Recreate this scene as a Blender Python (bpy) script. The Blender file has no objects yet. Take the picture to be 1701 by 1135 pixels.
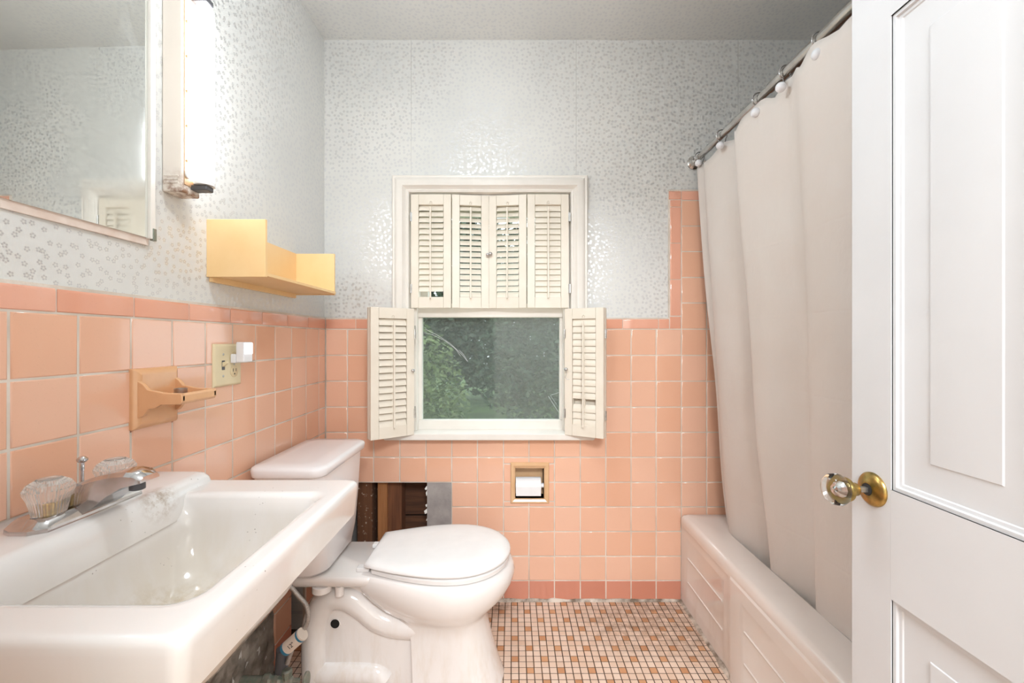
import bpy, bmesh, math, random
from mathutils import Vector, Matrix
random.seed(7)
R = math.radians
scene = bpy.context.scene
C = scene.collection
PI = math.pi

# ------------------------------------------------------------------ camera
F, CX, CY, H = 709.0, 851.0, 565.5, 1.125          # focal length (px), vanishing point, eye height
cam = bpy.data.cameras.new('camera'); camo = bpy.data.objects.new('camera', cam); C.objects.link(camo)
cam.sensor_fit = 'HORIZONTAL'; cam.sensor_width = 36.0; cam.lens = 36.0 * F / 1701
cam.shift_x = (850.5 - CX) / 1701; cam.shift_y = -(567.5 - CY) / 1701
cam.clip_start = 0.02
camo.location = (0, 0, H); camo.rotation_euler = (R(90), 0, 0)
scene.camera = camo

# ------------------------------------------------------------------ world, exposure
w = bpy.data.worlds.new('sky'); scene.world = w; w.use_nodes = True
bg = w.node_tree.nodes['Background']
bg.inputs['Color'].default_value = (0.86, 0.94, 1.0, 1); bg.inputs['Strength'].default_value = 2.0
vs = scene.view_settings
scene.display_settings.display_device = 'sRGB'
vs.view_transform = 'Standard'; vs.look = 'None'; vs.gamma = 1.0; vs.use_curve_mapping = False
vs.exposure = 0.85
TUBE_STRENGTH = 9.0
HALL_FILL_POWER = 60.0
GLOBE_STRENGTH = 18.5

def PX(x, Y): return (x - CX) * Y / F
def PZ(y, Y): return H - (y - CY) * Y / F

# ------------------------------------------------------------------ mesh helpers
class MB:
    def __init__(s): s.v = []; s.f = []; s.m = []
    def add(s, verts, faces):
        o = len(s.v); s.v += [tuple(p) for p in verts]; s.f += [tuple(i + o for i in f) for f in faces]; return s
    def box(s, a, b):
        x0, x1 = sorted((a[0], b[0])); y0, y1 = sorted((a[1], b[1])); z0, z1 = sorted((a[2], b[2]))
        return s.add([(x0,y0,z0),(x1,y0,z0),(x1,y1,z0),(x0,y1,z0),(x0,y0,z1),(x1,y0,z1),(x1,y1,z1),(x0,y1,z1)],
                     [(0,3,2,1),(4,5,6,7),(0,1,5,4),(1,2,6,5),(2,3,7,6),(3,0,4,7)])
    def loft(s, rings, cap0=True, cap1=True, closed=True):
        n = len(rings[0]); o = len(s.v)
        for r in rings: s.v += [tuple(p) for p in r]
        for i in range(len(rings) - 1):
            for j in range(n if closed else n - 1):
                k = (j + 1) % n
                s.f.append((o+i*n+j, o+i*n+k, o+(i+1)*n+k, o+(i+1)*n+j))
        if cap0: s.f.append(tuple(o + j for j in reversed(range(n))))
        if cap1: s.f.append(tuple(o + (len(rings)-1)*n + j for j in range(n)))
        return s
    def tube(s, path, r, n=12, cap=True):
        pts = [Vector(p) for p in path]; rings = []
        t0 = (pts[1] - pts[0]).normalized()
        up = Vector((0,0,1)) if abs(t0.z) < .9 else Vector((1,0,0))
        nrm = t0.cross(up).normalized()
        for i, p in enumerate(pts):
            a = pts[max(i-1,0)]; b = pts[min(i+1,len(pts)-1)]
            t = (b - a).normalized()
            nrm = (nrm - t * nrm.dot(t)).normalized(); bn = t.cross(nrm)
            rr = r[i] if isinstance(r, (list, tuple)) else r
            rings.append([p + (nrm*math.cos(2*PI*k/n) + bn*math.sin(2*PI*k/n))*rr for k in range(n)])
        return s.loft(rings, cap, cap)
    def lathe(s, prof, c, axis='Z', n=24, cap=True, flute=None):
        rings = []
        for (r, h) in prof:
            ring = []
            for k in range(n):
                a = 2*PI*k/n; rr = r*(1 + (flute*((k % 2)*2-1) if flute else 0))
                q = (rr*math.cos(a), rr*math.sin(a), h)
                if axis == 'X': q = (h, q[0], q[1])
                elif axis == '-X': q = (-h, -q[0], q[1])
                elif axis == 'Y': q = (q[1], h, q[0])
                elif axis == '-Y': q = (q[0], -h, q[1])
                ring.append((c[0]+q[0], c[1]+q[1], c[2]+q[2]))
            rings.append(ring)
        return s.loft(rings, cap, cap)
    def prism(s, poly, axis, a, b):
        def pt(p, h):
            return {'Y': (p[0], h, p[1]), 'X': (h, p[0], p[1]), 'Z': (p[0], p[1], h)}[axis]
        return s.loft([[pt(p, a) for p in poly], [pt(p, b) for p in poly]])
    def build(s, name, mat, parent=None, org=None, smooth=None, bevel=0, seg=2, sub=0, weld=False):
        if org is None: org = (parent.get('_org') if parent is not None and parent.get('_org') is not None else (0,0,0))
        me = bpy.data.meshes.new(name)
        me.from_pydata([(x-org[0], y-org[1], z-org[2]) for x, y, z in s.v], [], s.f)
        bm = bmesh.new(); bm.from_mesh(me)
        if weld: bmesh.ops.remove_doubles(bm, verts=bm.verts, dist=1e-5)
        bmesh.ops.recalc_face_normals(bm, faces=bm.faces); bm.to_mesh(me); bm.free()
        if mat: me.materials.append(mat)
        if smooth is not None:
            for p in me.polygons: p.use_smooth = True
            me.set_sharp_from_angle(angle=R(smooth))
        o = bpy.data.objects.new(name, me); C.objects.link(o)
        if parent is not None: o.parent = parent
        else: o.location = org
        if sub:
            md = o.modifiers.new('sub', 'SUBSURF'); md.levels = md.render_levels = sub
        if bevel:
            md = o.modifiers.new('bev', 'BEVEL'); md.width = bevel; md.segments = seg; md.limit_method = 'ANGLE'; md.angle_limit = R(35)
            for p in me.polygons: p.use_smooth = True
            me.set_sharp_from_angle(angle=R(40))
            md.harden_normals = True
        return o

ORG = {}
def tag(o, label=None, cat=None, group=None, kind=None):
    if label: o['label'] = label
    if cat: o['category'] = cat
    if group: o['group'] = group
    if kind: o['kind'] = kind
    return o
def thing(name, label, cat, loc, group=None, kind=None):
    o = bpy.data.objects.new(name, None); C.objects.link(o); o.location = loc; o.empty_display_size = .05
    ORG[o.name] = loc
    return tag(o, label, cat, group, kind)
def P(mb, name, mat, t, **k):        # part of a thing, mesh given in world coordinates
    return mb.build(name, mat, t, org=ORG.get(t.name, (0,0,0)), **k)
def SUB(mb, name, mat, part, t, **k):
    return mb.build(name, mat, part, org=ORG.get(t.name, (0,0,0)), **k)

def rrect(x0, x1, y0, y1, r, z, n=6, bow=0):
    pts = []
    for cx, cy, a0 in ((x1-r, y1-r, 0), (x0+r, y1-r, 90), (x0+r, y0+r, 180), (x1-r, y0+r, 270)):
        for k in range(n + 1):
            a = R(a0 + 90*k/n); pts.append([cx + r*math.cos(a), cy + r*math.sin(a), z])
    if bow:
        ym = (y0+y1)/2; hw = (y1-y0)/2
        for p in pts:
            if p[0] > (x0+x1)/2: p[0] += bow*(1 - ((p[1]-ym)/hw)**2)
    return pts
def cat_path(pts, n=8):
    out = []; P_ = [Vector(p) for p in pts]
    P_ = [2*P_[0]-P_[1]] + P_ + [2*P_[-1]-P_[-2]]
    for i in range(1, len(P_)-2):
        p0, p1, p2, p3 = P_[i-1:i+3]
        for k in range(n):
            t = k/n
            out.append(.5*((2*p1)+(-p0+p2)*t+(2*p0-5*p1+4*p2-p3)*t*t+(-p0+3*p1-3*p2+p3)*t**3))
    out.append(P_[-2]); return out

# ------------------------------------------------------------------ materials
def srgb(r, g, b):
    f = lambda c: (c/255/12.92 if c/255 <= .04045 else ((c/255+.055)/1.055)**2.4)
    return (f(r), f(g), f(b), 1)
class NT:
    def __init__(s, name):
        s.m = bpy.data.materials.new(name); s.m.use_nodes = True; s.t = s.m.node_tree
        s.b = s.t.nodes['Principled BSDF']; s.out = s.t.nodes['Material Output']
    def n(s, typ, **kw):
        nd = s.t.nodes.new(typ)
        for k, v in kw.items(): setattr(nd, k, v)
        return nd
    def l(s, a, b): s.t.links.new(a, b)
    def math(s, op, a, b=None, c=None):
        nd = s.n('ShaderNodeMath', operation=op)
        for i, v in enumerate((a, b, c)):
            if v is None: continue
            if isinstance(v, (int, float)): nd.inputs[i].default_value = v
            else: s.l(v, nd.inputs[i])
        return nd.outputs[0]
    def mix(s, fac, a, b):
        nd = s.n('ShaderNodeMix', data_type='RGBA')
        for i, v in ((0, fac), (6, a), (7, b)):
            if isinstance(v, (int, float, tuple)): nd.inputs[i].default_value = v
            else: s.l(v, nd.inputs[i])
        return nd.outputs[2]
    def mapr(s, v, a, b, c=0., d=1.):
        nd = s.n('ShaderNodeMapRange'); s.l(v, nd.inputs[0])
        for i, x in enumerate((a, b, c, d)): nd.inputs[i+1].default_value = x
        return nd.outputs[0]
    def noise(s, scale, detail=3, rough=.55, vec=None, coord='Object'):
        nd = s.n('ShaderNodeTexNoise'); nd.inputs['Scale'].default_value = scale
        nd.inputs['Detail'].default_value = detail; nd.inputs['Roughness'].default_value = rough
        if vec is None:
            vec = s.n('ShaderNodeTexCoord').outputs[coord]
        s.l(vec, nd.inputs['Vector']); return nd.outputs[0]
    def pos(s): return s.n('ShaderNodeNewGeometry').outputs['Position']
    def bump(s, h, strength=.2, dist=.002):
        nd = s.n('ShaderNodeBump'); nd.inputs['Strength'].default_value = strength; nd.inputs['Distance'].default_value = dist
        s.l(h, nd.inputs['Height']); s.l(nd.outputs[0], s.b.inputs['Normal'])
    def set(s, **k):
        names = dict(col='Base Color', rough='Roughness', metal='Metallic', trans='Transmission Weight', ior='IOR', coat='Coat Weight', spec='Specular IOR Level')
        for kk, v in k.items():
            i = s.b.inputs[names[kk]]
            if isinstance(v, (int, float, tuple)): i.default_value = v
            else: s.l(v, i)
        return s
def simple(name, col, rough=.5, metal=0., var=None, vscale=20, bump=0, bscale=60, spec=.5):
    t = NT(name); t.set(rough=rough, metal=metal, spec=spec)
    if var: t.set(col=t.mix(t.mapr(t.noise(vscale, 4), .35, .65), col, var))
    else: t.set(col=t.mix(t.mapr(t.noise(vscale, 3), .3, .7), col, tuple(c*.96 for c in col[:3])+(1,)))
    if bump: t.bump(t.noise(bscale, 3), bump)
    return t.m

def wallpaper(name, a, b, seams=()):
    t = NT(name); p = t.pos()
    sp = t.n('ShaderNodeSeparateXYZ'); t.l(p, sp.inputs[0])
    cb = t.n('ShaderNodeCombineXYZ')
    s = 1/.0185
    t.l(t.math('MULTIPLY', sp.outputs[a], s), cb.inputs[0]); t.l(t.math('MULTIPLY', sp.outputs[b], s), cb.inputs[1])
    vo = t.n('ShaderNodeTexVoronoi', voronoi_dimensions='2D'); vo.inputs['Scale'].default_value = 1; vo.inputs['Randomness'].default_value = .8
    t.l(cb.outputs[0], vo.inputs['Vector'])
    sb = t.n('ShaderNodeVectorMath', operation='SUBTRACT'); t.l(cb.outputs[0], sb.inputs[0]); t.l(vo.outputs['Position'], sb.inputs[1])
    s2 = t.n('ShaderNodeSeparateXYZ'); t.l(sb.outputs[0], s2.inputs[0])
    ln = t.n('ShaderNodeVectorMath', operation='LENGTH'); t.l(sb.outputs[0], ln.inputs[0]); r = ln.outputs['Value']
    sc = t.n('ShaderNodeSeparateColor'); t.l(vo.outputs['Color'], sc.inputs[0])
    th = t.math('ADD', t.math('ARCTAN2', s2.outputs[1], s2.outputs[0]), t.math('MULTIPLY', sc.outputs[0], 6.28))
    th = t.math('ADD', th, 12.566)
    aa = t.math('SUBTRACT', t.math('MODULO', th, 2*PI/5), PI/5)
    lx = t.math('SUBTRACT', t.math('MULTIPLY', r, t.math('COSINE', aa)), .18)
    ly = t.math('MULTIPLY', r, t.math('SINE', aa))
    d = t.math('SQRT', t.math('ADD', t.math('MULTIPLY', lx, lx), t.math('MULTIPLY', ly, ly)))
    mask = t.mapr(d, .105, .08)
    base = t.mix(t.mapr(t.noise(3, 4, vec=p), .3, .7), srgb(226, 225, 221), srgb(217, 217, 214))
    for ax, val in seams:
        k = t.math('LESS_THAN', t.math('ABSOLUTE', t.math('SUBTRACT', sp.outputs[ax], val)), .0009)
        base = t.mix(t.math('MULTIPLY', k, .35), base, srgb(150, 146, 138))
    t.set(col=t.mix(mask, base, (.65, .65, .66, 1)), metal=t.math('MULTIPLY', mask, .85), rough=t.mapr(mask, 0, 1, .5, .28))
    return t.m

def tile_mat(name, c1, c2, rough=.1):
    t = NT(name); oi = t.n('ShaderNodeObjectInfo')
    col = t.mix(oi.outputs['Random'], c1, c2)
    sp = t.noise(260, 2, .7); col = t.mix(t.mapr(sp, .66, .74, 0, .25), col, tuple(c*.55 for c in c1[:3])+(1,))
    t.set(col=col, rough=t.mapr(t.noise(14, 3), .3, .7, rough*.8, rough*1.5))
    t.b.inputs['Coat Weight'].default_value = .45; t.b.inputs['Coat Roughness'].default_value = .04
    t.bump(t.noise(16, 2), .08, .004)
    return t.m

M = {}
M['paper_back'] = wallpaper('wallpaper_back', 0, 2, [(0, PX(683,1.85)), (0, PX(957,1.85)), (0, PX(1226,1.85))])
M['paper_left'] = wallpaper('wallpaper_left', 1, 2)
M['paper_ceil'] = wallpaper('wallpaper_ceiling', 0, 1, [(1, 1.32)])
M['tile'] = tile_mat('peach_glaze', srgb(240, 192, 166), srgb(235, 181, 151))
M['tile_cap'] = tile_mat('peach_glaze_trim', srgb(236, 176, 152), srgb(230, 164, 136))
M['tile_base'] = tile_mat('dark_peach_glaze', srgb(216, 146, 122), srgb(208, 136, 112), .16)
M['grout'] = simple('grout', srgb(230, 218, 206), .85, var=srgb(206, 192, 178), vscale=9, bump=.2, bscale=200)
M['white_paint'] = simple('white_trim_paint', srgb(240, 234, 226), .35, var=srgb(232, 226, 218), vscale=6)
M['shutter'] = simple('cream_shutter_paint', srgb(237, 228, 214), .42, var=srgb(230, 220, 204), vscale=7)
M['door_paint'] = simple('door_paint', srgb(220, 220, 222), .4, var=srgb(215, 215, 217), vscale=4, bump=.05, bscale=90)
M['chrome'] = simple('chrome', (.66, .66, .68, 1), .1, 1., var=(.5, .48, .47, 1), vscale=25)
M['steel'] = simple('brushed_steel', (.6, .59, .57, 1), .25, 1., var=(.45, .43, .41, 1), vscale=18)
M['zinc'] = simple('dull_zinc', (.62, .62, .62, 1), .38, 1., var=(.45, .44, .42, 1), vscale=60)
M['brass'] = simple('aged_brass', (.55, .36, .12, 1), .3, 1., var=(.26, .2, .07, 1), vscale=70)
M['verdigris'] = simple('corroded_valve_metal', (.36, .34, .29, 1), .55, .7, var=(.24, .3, .25, 1), vscale=70, bump=.6, bscale=150)
M['black'] = simple('black_plastic', (.02, .02, .02, 1), .5)
M['grey_plastic'] = simple('dark_grey_plastic', (.1, .1, .11, 1), .45)
M['ivory'] = simple('ivory_plastic', srgb(232, 217, 180), .35)
M['ivory_white'] = simple('white_plastic', srgb(240, 240, 244), .3)
M['yellow'] = simple('yellow_shelf_paint', srgb(248, 212, 158), .45, var=srgb(244, 205, 148), vscale=9)
M['peach_ceramic'] = simple('peach_ceramic', srgb(232, 182, 138), .16, var=srgb(226, 172, 128), vscale=14)
M['tp_ceramic'] = simple('tan_ceramic', srgb(232, 192, 150), .2, var=srgb(225, 182, 138), vscale=14)
M['paper_roll'] = simple('tissue_paper', srgb(244, 243, 244), .9)
M['plastic_white'] = simple('white_seat_plastic', srgb(243, 241, 240), .22)
M['caulk'] = simple('dirty_caulk', srgb(222, 208, 194), .7, var=srgb(120, 104, 88), vscale=22, bump=.7, bscale=70)
M['cement'] = simple('exposed_grey_board', srgb(170, 162, 158), .9, var=srgb(150, 143, 140), vscale=18, bump=.5, bscale=60)
M['plaster'] = simple('rough_broken_plaster', srgb(168, 160, 150), .95, var=srgb(104, 96, 88), vscale=16, bump=1.0, bscale=40)
M['peach_enamel'] = simple('peach_enamel', srgb(206, 170, 132), .4, var=srgb(196, 158, 120))
M['dark'] = simple('black_for_hole_shade', (.012, .011, .01, 1), .95)  # near-black colour standing in for the shade inside holes

def porcelain(name, c, stain=None, amount=0., sc=9, zlo=0, zhi=1, specks=False, spot=None, lo=.46):
    t = NT(name); p = t.pos(); col = t.mix(t.mapr(t.noise(5, 3, vec=p), .3, .7), c, tuple(x*.97 for x in c[:3])+(1,))
    if stain:
        sp = t.n('ShaderNodeSeparateXYZ'); t.l(p, sp.inputs[0])
        zz = t.mapr(sp.outputs[2], zhi, zlo)
        mp = t.n('ShaderNodeMapping'); mp.inputs['Scale'].default_value = (1, 1, .22); t.l(p, mp.inputs[0])
        k = t.math('MULTIPLY', t.mapr(t.noise(sc, 5, .65, vec=mp.outputs[0]), lo, lo+.26), t.math('MULTIPLY', zz, amount))
        col = t.mix(k, col, stain)
    if spot:
        for (cx, cy, cz, rad, scol, am) in spot:
            v = t.n('ShaderNodeVectorMath', operation='DISTANCE'); t.l(p, v.inputs[0]); v.inputs[1].default_value = (cx, cy, cz)
            k = t.math('MULTIPLY', t.mapr(v.outputs['Value'], rad, rad*.2), t.mapr(t.noise(60, 4, .7, vec=p), .4, .62))
            col = t.mix(t.math('MULTIPLY', k, am), col, scol)
    if specks:
        vo = t.n('ShaderNodeTexVoronoi'); vo.inputs['Scale'].default_value = 95; t.l(p, vo.inputs['Vector'])
        k = t.math('MULTIPLY', t.mapr(vo.outputs['Distance'], .13, .08), t.mapr(t.noise(11, 3, vec=p), .58, .68))
        col = t.mix(t.math('MULTIPLY', k, .8), col, srgb(92, 74, 54))
    t.set(col=col, rough=.1, spec=.5); t.b.inputs['Coat Weight'].default_value = .3; t.b.inputs['Coat Roughness'].default_value = .05
    return t.m
M['sink'] = porcelain('sink_porcelain', srgb(236, 232, 230), srgb(218, 204, 184), .6, 7, .70, .83, True,
                      [(-.545, .72, .655, .11, srgb(178, 150, 96), .8), (-.655, .80, .83, .05, srgb(150, 116, 76), .7)], lo=.25)
M['toilet'] = porcelain('toilet_porcelain', srgb(242, 237, 234), srgb(200, 176, 140), .4, 26, .0, .3, False)
M['tank'] = porcelain('tank_porcelain', srgb(243, 239, 240))
M['tub'] = porcelain('tub_enamel', srgb(238, 229, 223), srgb(205, 186, 166), .5, 12, -.1, .33)

def wood(name, c1, c2, horiz=False):
    t = NT(name); p = t.pos(); mp = t.n('ShaderNodeMapping')
    mp.inputs['Scale'].default_value = (4, 4, 60) if horiz else (60, 60, 4); t.l(p, mp.inputs[0])
    t.set(col=t.mix(t.mapr(t.noise(1.5, 5, .6, vec=mp.outputs[0]), .3, .7), c1, c2), rough=.8); t.bump(t.noise(2, 4, vec=mp.outputs[0]), .4)
    return t.m
M['wood_light'] = wood('tan_stud_wood', srgb(176, 120, 74), srgb(150, 98, 58))
M['wood_shaded'] = wood('shaded_stud_wood', srgb(128, 80, 50), srgb(92, 56, 36))  # side of the tan stud, its shade put into a browner colour
M['wood_plank'] = wood('dark_plank_wood', srgb(104, 66, 42), srgb(70, 44, 30), True)
t = NT('plaster_spattered_wood'); p = t.pos(); mp = t.n('ShaderNodeMapping'); mp.inputs['Scale'].default_value = (60, 60, 4); t.l(p, mp.inputs[0])
col = t.mix(t.noise(1.5, 5, .6, vec=mp.outputs[0]), srgb(120, 80, 52), srgb(84, 54, 36))
col = t.mix(t.mapr(t.noise(70, 3, .6, vec=p), .62, .72), col, srgb(190, 172, 152)); t.set(col=col, rough=.9); M['wood_spatter'] = t.m

t = NT('mirror_glass'); t.set(col=(.9, .93, .91, 1), metal=1., rough=t.mapr(t.noise(3, 4), .45, .62, .0, .12))
df = t.n('ShaderNodeBsdfDiffuse'); df.inputs[0].default_value = (.55, .57, .56, 1)
mx = t.n('ShaderNodeMixShader'); t.l(t.mapr(t.noise(7, 5, .6), .55, .75, .06, .25), mx.inputs[0]); t.l(t.b.outputs[0], mx.inputs[1]); t.l(df.outputs[0], mx.inputs[2]); t.l(mx.outputs[0], t.out.inputs[0]); M['mirror'] = t.m

def glassy(name, tint, gl=.08, dif=None, dfac=0.):
    t = NT(name); tr = t.n('ShaderNodeBsdfTransparent'); tr.inputs[0].default_value = tint
    g = t.n('ShaderNodeBsdfGlossy'); g.inputs['Roughness'].default_value = .03
    mx = t.n('ShaderNodeMixShader'); mx.inputs[0].default_value = gl; t.l(tr.outputs[0], mx.inputs[1]); t.l(g.outputs[0], mx.inputs[2]); o = mx.outputs[0]
    if dif:
        d = t.n('ShaderNodeBsdfDiffuse'); d.inputs[0].default_value = dif
        m2 = t.n('ShaderNodeMixShader'); m2.inputs[0].default_value = dfac; t.l(o, m2.inputs[1]); t.l(d.outputs[0], m2.inputs[2]); o = m2.outputs[0]
    t.l(o, t.out.inputs[0]); return t.m
M['pane'] = glassy('window_glass', (.93, .96, .95, 1), .028)
t = NT('insect_screen'); p = t.pos(); sp = t.n('ShaderNodeSeparateXYZ'); t.l(p, sp.inputs[0])
tr = t.n('ShaderNodeBsdfTransparent'); d = t.n('ShaderNodeBsdfDiffuse'); d.inputs[0].default_value = (.36, .38, .37, 1)
mp = t.n('ShaderNodeMapping'); mp.inputs['Scale'].default_value = (30, 30, 160); t.l(p, mp.inputs[0])
mx = t.n('ShaderNodeMixShader'); t.l(t.mapr(t.noise(3, 3, vec=mp.outputs[0]), .35, .65, .26, .42), mx.inputs[0]); t.l(tr.outputs[0], mx.inputs[1]); t.l(d.outputs[0], mx.inputs[2]); t.l(mx.outputs[0], t.out.inputs[0]); M['screen'] = t.m
t = NT('clear_acrylic'); t.set(col=(.96, .94, .91, 1), trans=.82, rough=.06, ior=1.42); M['acrylic'] = t.m
t = NT('crystal_glass'); t.set(col=(.97, .99, .98, 1), trans=1., rough=.01, ior=1.52); M['crystal'] = t.m
t = NT('lit_tube'); e = t.n('ShaderNodeEmission'); e.inputs[0].default_value = (.95, .975, 1, 1); e.inputs[1].default_value = TUBE_STRENGTH; t.l(e.outputs[0], t.out.inputs[0]); M['tube'] = t.m
t = NT('night_light_glow'); e = t.n('ShaderNodeEmission'); e.inputs[0].default_value = (1, 1, 1, 1); e.inputs[1].default_value = 2.2; t.l(e.outputs[0], t.out.inputs[0]); M['glow'] = t.m
t = NT('curtain_cloth'); d = t.b; tl = t.n('ShaderNodeBsdfTranslucent'); tl.inputs[0].default_value = srgb(240, 226, 212)
t.set(col=t.mix(t.mapr(t.noise(4, 3), .3, .7), srgb(246, 240, 235), srgb(243, 234, 227)), rough=.7, spec=.2)
mp = t.n('ShaderNodeMapping'); mp.inputs['Scale'].default_value = (6, 6, 3); t.l(t.pos(), mp.inputs[0]); sz = t.n('ShaderNodeSeparateXYZ'); t.l(t.pos(), sz.inputs[0])
cr = t.mapr(t.math('ABSOLUTE', t.math('SUBTRACT', t.math('FRACT', t.math('MULTIPLY', sz.outputs[2], 4.6)), .5)), 0, .03)
t.bump(t.math('ADD', t.noise(1.6, 5, .55, vec=mp.outputs[0]), t.math('MULTIPLY', cr, .06)), .55, .014)
mx = t.n('ShaderNodeMixShader'); mx.inputs[0].default_value = .25; t.l(t.b.outputs[0], mx.inputs[1]); t.l(tl.outputs[0], mx.inputs[2]); t.l(mx.outputs[0], t.out.inputs[0]); M['curtain'] = t.m

def mosaic(name, c1, c2):
    t = NT(name); p = t.pos(); oi = t.n('ShaderNodeTexWhiteNoise', noise_dimensions='3D')
    sn = t.n('ShaderNodeVectorMath', operation='SNAP'); t.l(p, sn.inputs[0]); sn.inputs[1].default_value = (.0262, .0262, 10); t.l(sn.outputs[0], oi.inputs[0])
    col = t.mix(oi.outputs[0], c1, c2)
    dirt = t.mapr(t.noise(5.5, 6, .7, vec=p), .52, .7, 0, .75)
    for (cx, cy, rad, am) in ((.44, 1.70, .24, .7), (.68, 1.60, .2, .6), (-.06, 1.82, .12, .9), (.62, 1.8, .2, .55)):
        v = t.n('ShaderNodeVectorMath', operation='DISTANCE'); t.l(p, v.inputs[0]); v.inputs[1].default_value = (cx, cy, 0)
        k = t.math('MULTIPLY', t.mapr(v.outputs['Value'], rad, rad*.15), t.mapr(t.noise(26, 5, .7, vec=p), .36, .62, 0, am))
        col = t.mix(k, col, srgb(128, 98, 74))
    t.set(col=col, rough=.42); return t.m
M['mosaic'] = mosaic('pale_mosaic', srgb(236, 212, 194), srgb(226, 196, 174))
M['mosaic_accent'] = mosaic('tan_mosaic', srgb(214, 162, 122), srgb(200, 144, 104))
M['floor_grout'] = simple('dark_floor_grout', srgb(112, 88, 70), .95, var=srgb(74, 60, 50), vscale=12)
def leafm(name, c1, c2):
    t = NT(name); t.set(col=t.mix(t.mapr(t.noise(9, 4), .3, .7), c1, c2), rough=.6); return t.m
M['leaf1'] = leafm('bright_leaves', srgb(116, 132, 76), srgb(64, 80, 44))
M['leaf2'] = leafm('dark_leaves', srgb(70, 88, 62), srgb(30, 44, 32))
M['leaf3'] = leafm('mid_leaves', srgb(90, 102, 82), srgb(40, 54, 42))
M['bark'] = simple('bark', srgb(92, 78, 66), .95, var=srgb(60, 50, 42), bump=.6)
M['lawn'] = simple('lawn', srgb(88, 112, 60), .95, var=srgb(62, 84, 44), vscale=2)
M['plain'] = simple('plain_white_wall', srgb(236, 232, 226), .7)

# ------------------------------------------------------------------ room shell
XL, XR, YB, YF, ZC = -.815, 1.475, 1.85, 0.0, 2.427
TB, TL = 1.84, -.805        # tile faces

def slab(axis, plane, thick, us, vs_, holes):
    """wall slab with rectangular holes; u,v edges; plane = room face, thick signed away from the room"""
    eu = sorted(set([us[0], us[1]] + [h[i] for h in holes for i in (0, 1) if us[0] < h[i] < us[1]]))
    ev = sorted(set([vs_[0], vs_[1]] + [h[i] for h in holes for i in (2, 3) if vs_[0] < h[i] < vs_[1]]))
    def solid(i, j):
        if i < 0 or j < 0 or i >= len(eu)-1 or j >= len(ev)-1: return False
        cu, cv = (eu[i]+eu[i+1])/2, (ev[j]+ev[j+1])/2
        return not any(h[0] < cu < h[1] and h[2] < cv < h[3] for h in holes)
    mb = MB()
    def pt(u, v, n):
        d = plane + n*thick
        return {'Y': (u, d, v), 'X': (d, u, v), 'Z': (u, v, d)}[axis]
    for i in range(len(eu)-1):
        for j in range(len(ev)-1):
            if not solid(i, j): continue
            a, b, c, d = eu[i], eu[i+1], ev[j], ev[j+1]
            for n in (0, 1): mb.add([pt(a,c,n), pt(b,c,n), pt(b,d,n), pt(a,d,n)], [(0,1,2,3)])
            for (di, dj, p, q) in ((-1,0,(a,c),(a,d)), (1,0,(b,c),(b,d)), (0,-1,(a,c),(b,c)), (0,1,(a,d),(b,d))):
                if not solid(i+di, j+dj): mb.add([pt(*p,0), pt(*q,0), pt(*q,1), pt(*p,1)], [(0,1,2,3)])
    return mb

bx = lambda x: PX(x, TB)
bz = lambda y: PZ(y, TB)
WIN = (bx(681), bx(947), bz(721), bz(322))
HOLE = (bx(580), bx(709), bz(926), bz(802))
NICHE = (bx(856), bx(903.5), bz(828), bz(778))
LHOLE = (1.545, 1.66, .0, .30)
wb = slab('Y', YB, .12, (XL-.1, XR+.1), (0, ZC), [WIN, HOLE, NICHE]).build('wall_back', M['paper_back'], weld=True)
tag(wb, 'back wall with silver flowered wallpaper above peach tile, holding the window', kind='structure')
wl = slab('X', XL, -.1, (-.1, YB), (0, ZC), [LHOLE]).build('wall_left', M['paper_left'], weld=True)
tag(wl, 'left wall with silver flowered wallpaper above peach tile, behind the sink', kind='structure')
wr = slab('X', XR, .1, (-.1, YB), (0, ZC), []).build('wall_right', M['paper_left'], weld=True)
tag(wr, 'right wall beyond the bathtub behind the curtain', kind='structure')
DOORWAY = (-.16, .66, -1, 2.06)
wf = slab('Y', YF, -.1, (XL-.1, XR+.1), (0, ZC), [DOORWAY]).build('wall_front', M['plain'], weld=True)
tag(wf, 'front wall with the doorway beside the open door', kind='structure')
ce = MB().box((XL-.1, -.1, ZC), (XR+.1, YB+.12, ZC+.1)).build('ceiling', M['paper_ceil'])
tag(ce, 'ceiling papered with small silver flowers', kind='structure')
fl = MB().box((XL-.1, -.1, -.1), (XR+.1, YB+.12, .0008)).build('floor', M['floor_grout'])
tag(fl, 'small square mosaic tile floor with tan accents', kind='structure')
tw = MB().box((.73, 0, 0), (XR, .29, ZC)).build('wall_tub_end', M['plain'])
tag(tw, 'short wall at the near end of the bathtub', kind='structure')
# near-black board behind the opening low in the left wall, painting its shade
MB().box((XL-.1, 1.50, -.0), (XL-.098, 1.72, .34)).build('shade_board', M['dark'], wl)

# hall beyond the doorway, with a ceiling lamp added as frontal fill
hf = MB().box((-1.3, -2.2, -.1), (1.6, -.1, -.002)).build('floor_hall', simple('hall_floor', srgb(176, 142, 108), .5, var=srgb(160, 126, 94), vscale=6)); tag(hf, 'wooden hall floor beyond the doorway', kind='structure')
hc = MB().box((-1.3, -2.2, ZC), (1.6, -.1, ZC+.1)).build('ceiling_hall', M['plain']); tag(hc, 'plain white hall ceiling', kind='structure')
tag(slab('Y', -2.2, -.1, (-1.4, 1.7), (0, ZC), []).build('wall_hall_back', M['plain'], weld=True), 'far plain wall of the hall', kind='structure')
for nm, a, b, lb in (('wall_hall_left', (-1.4,-2.2,0), (-1.3,-.1,ZC), 'left plain wall of the hall'), ('wall_hall_right', (1.6,-2.2,0), (1.7,-.1,ZC), 'right plain wall of the hall')):
    tag(MB().box(a, b).build(nm, M['plain']), lb, kind='structure')
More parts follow.
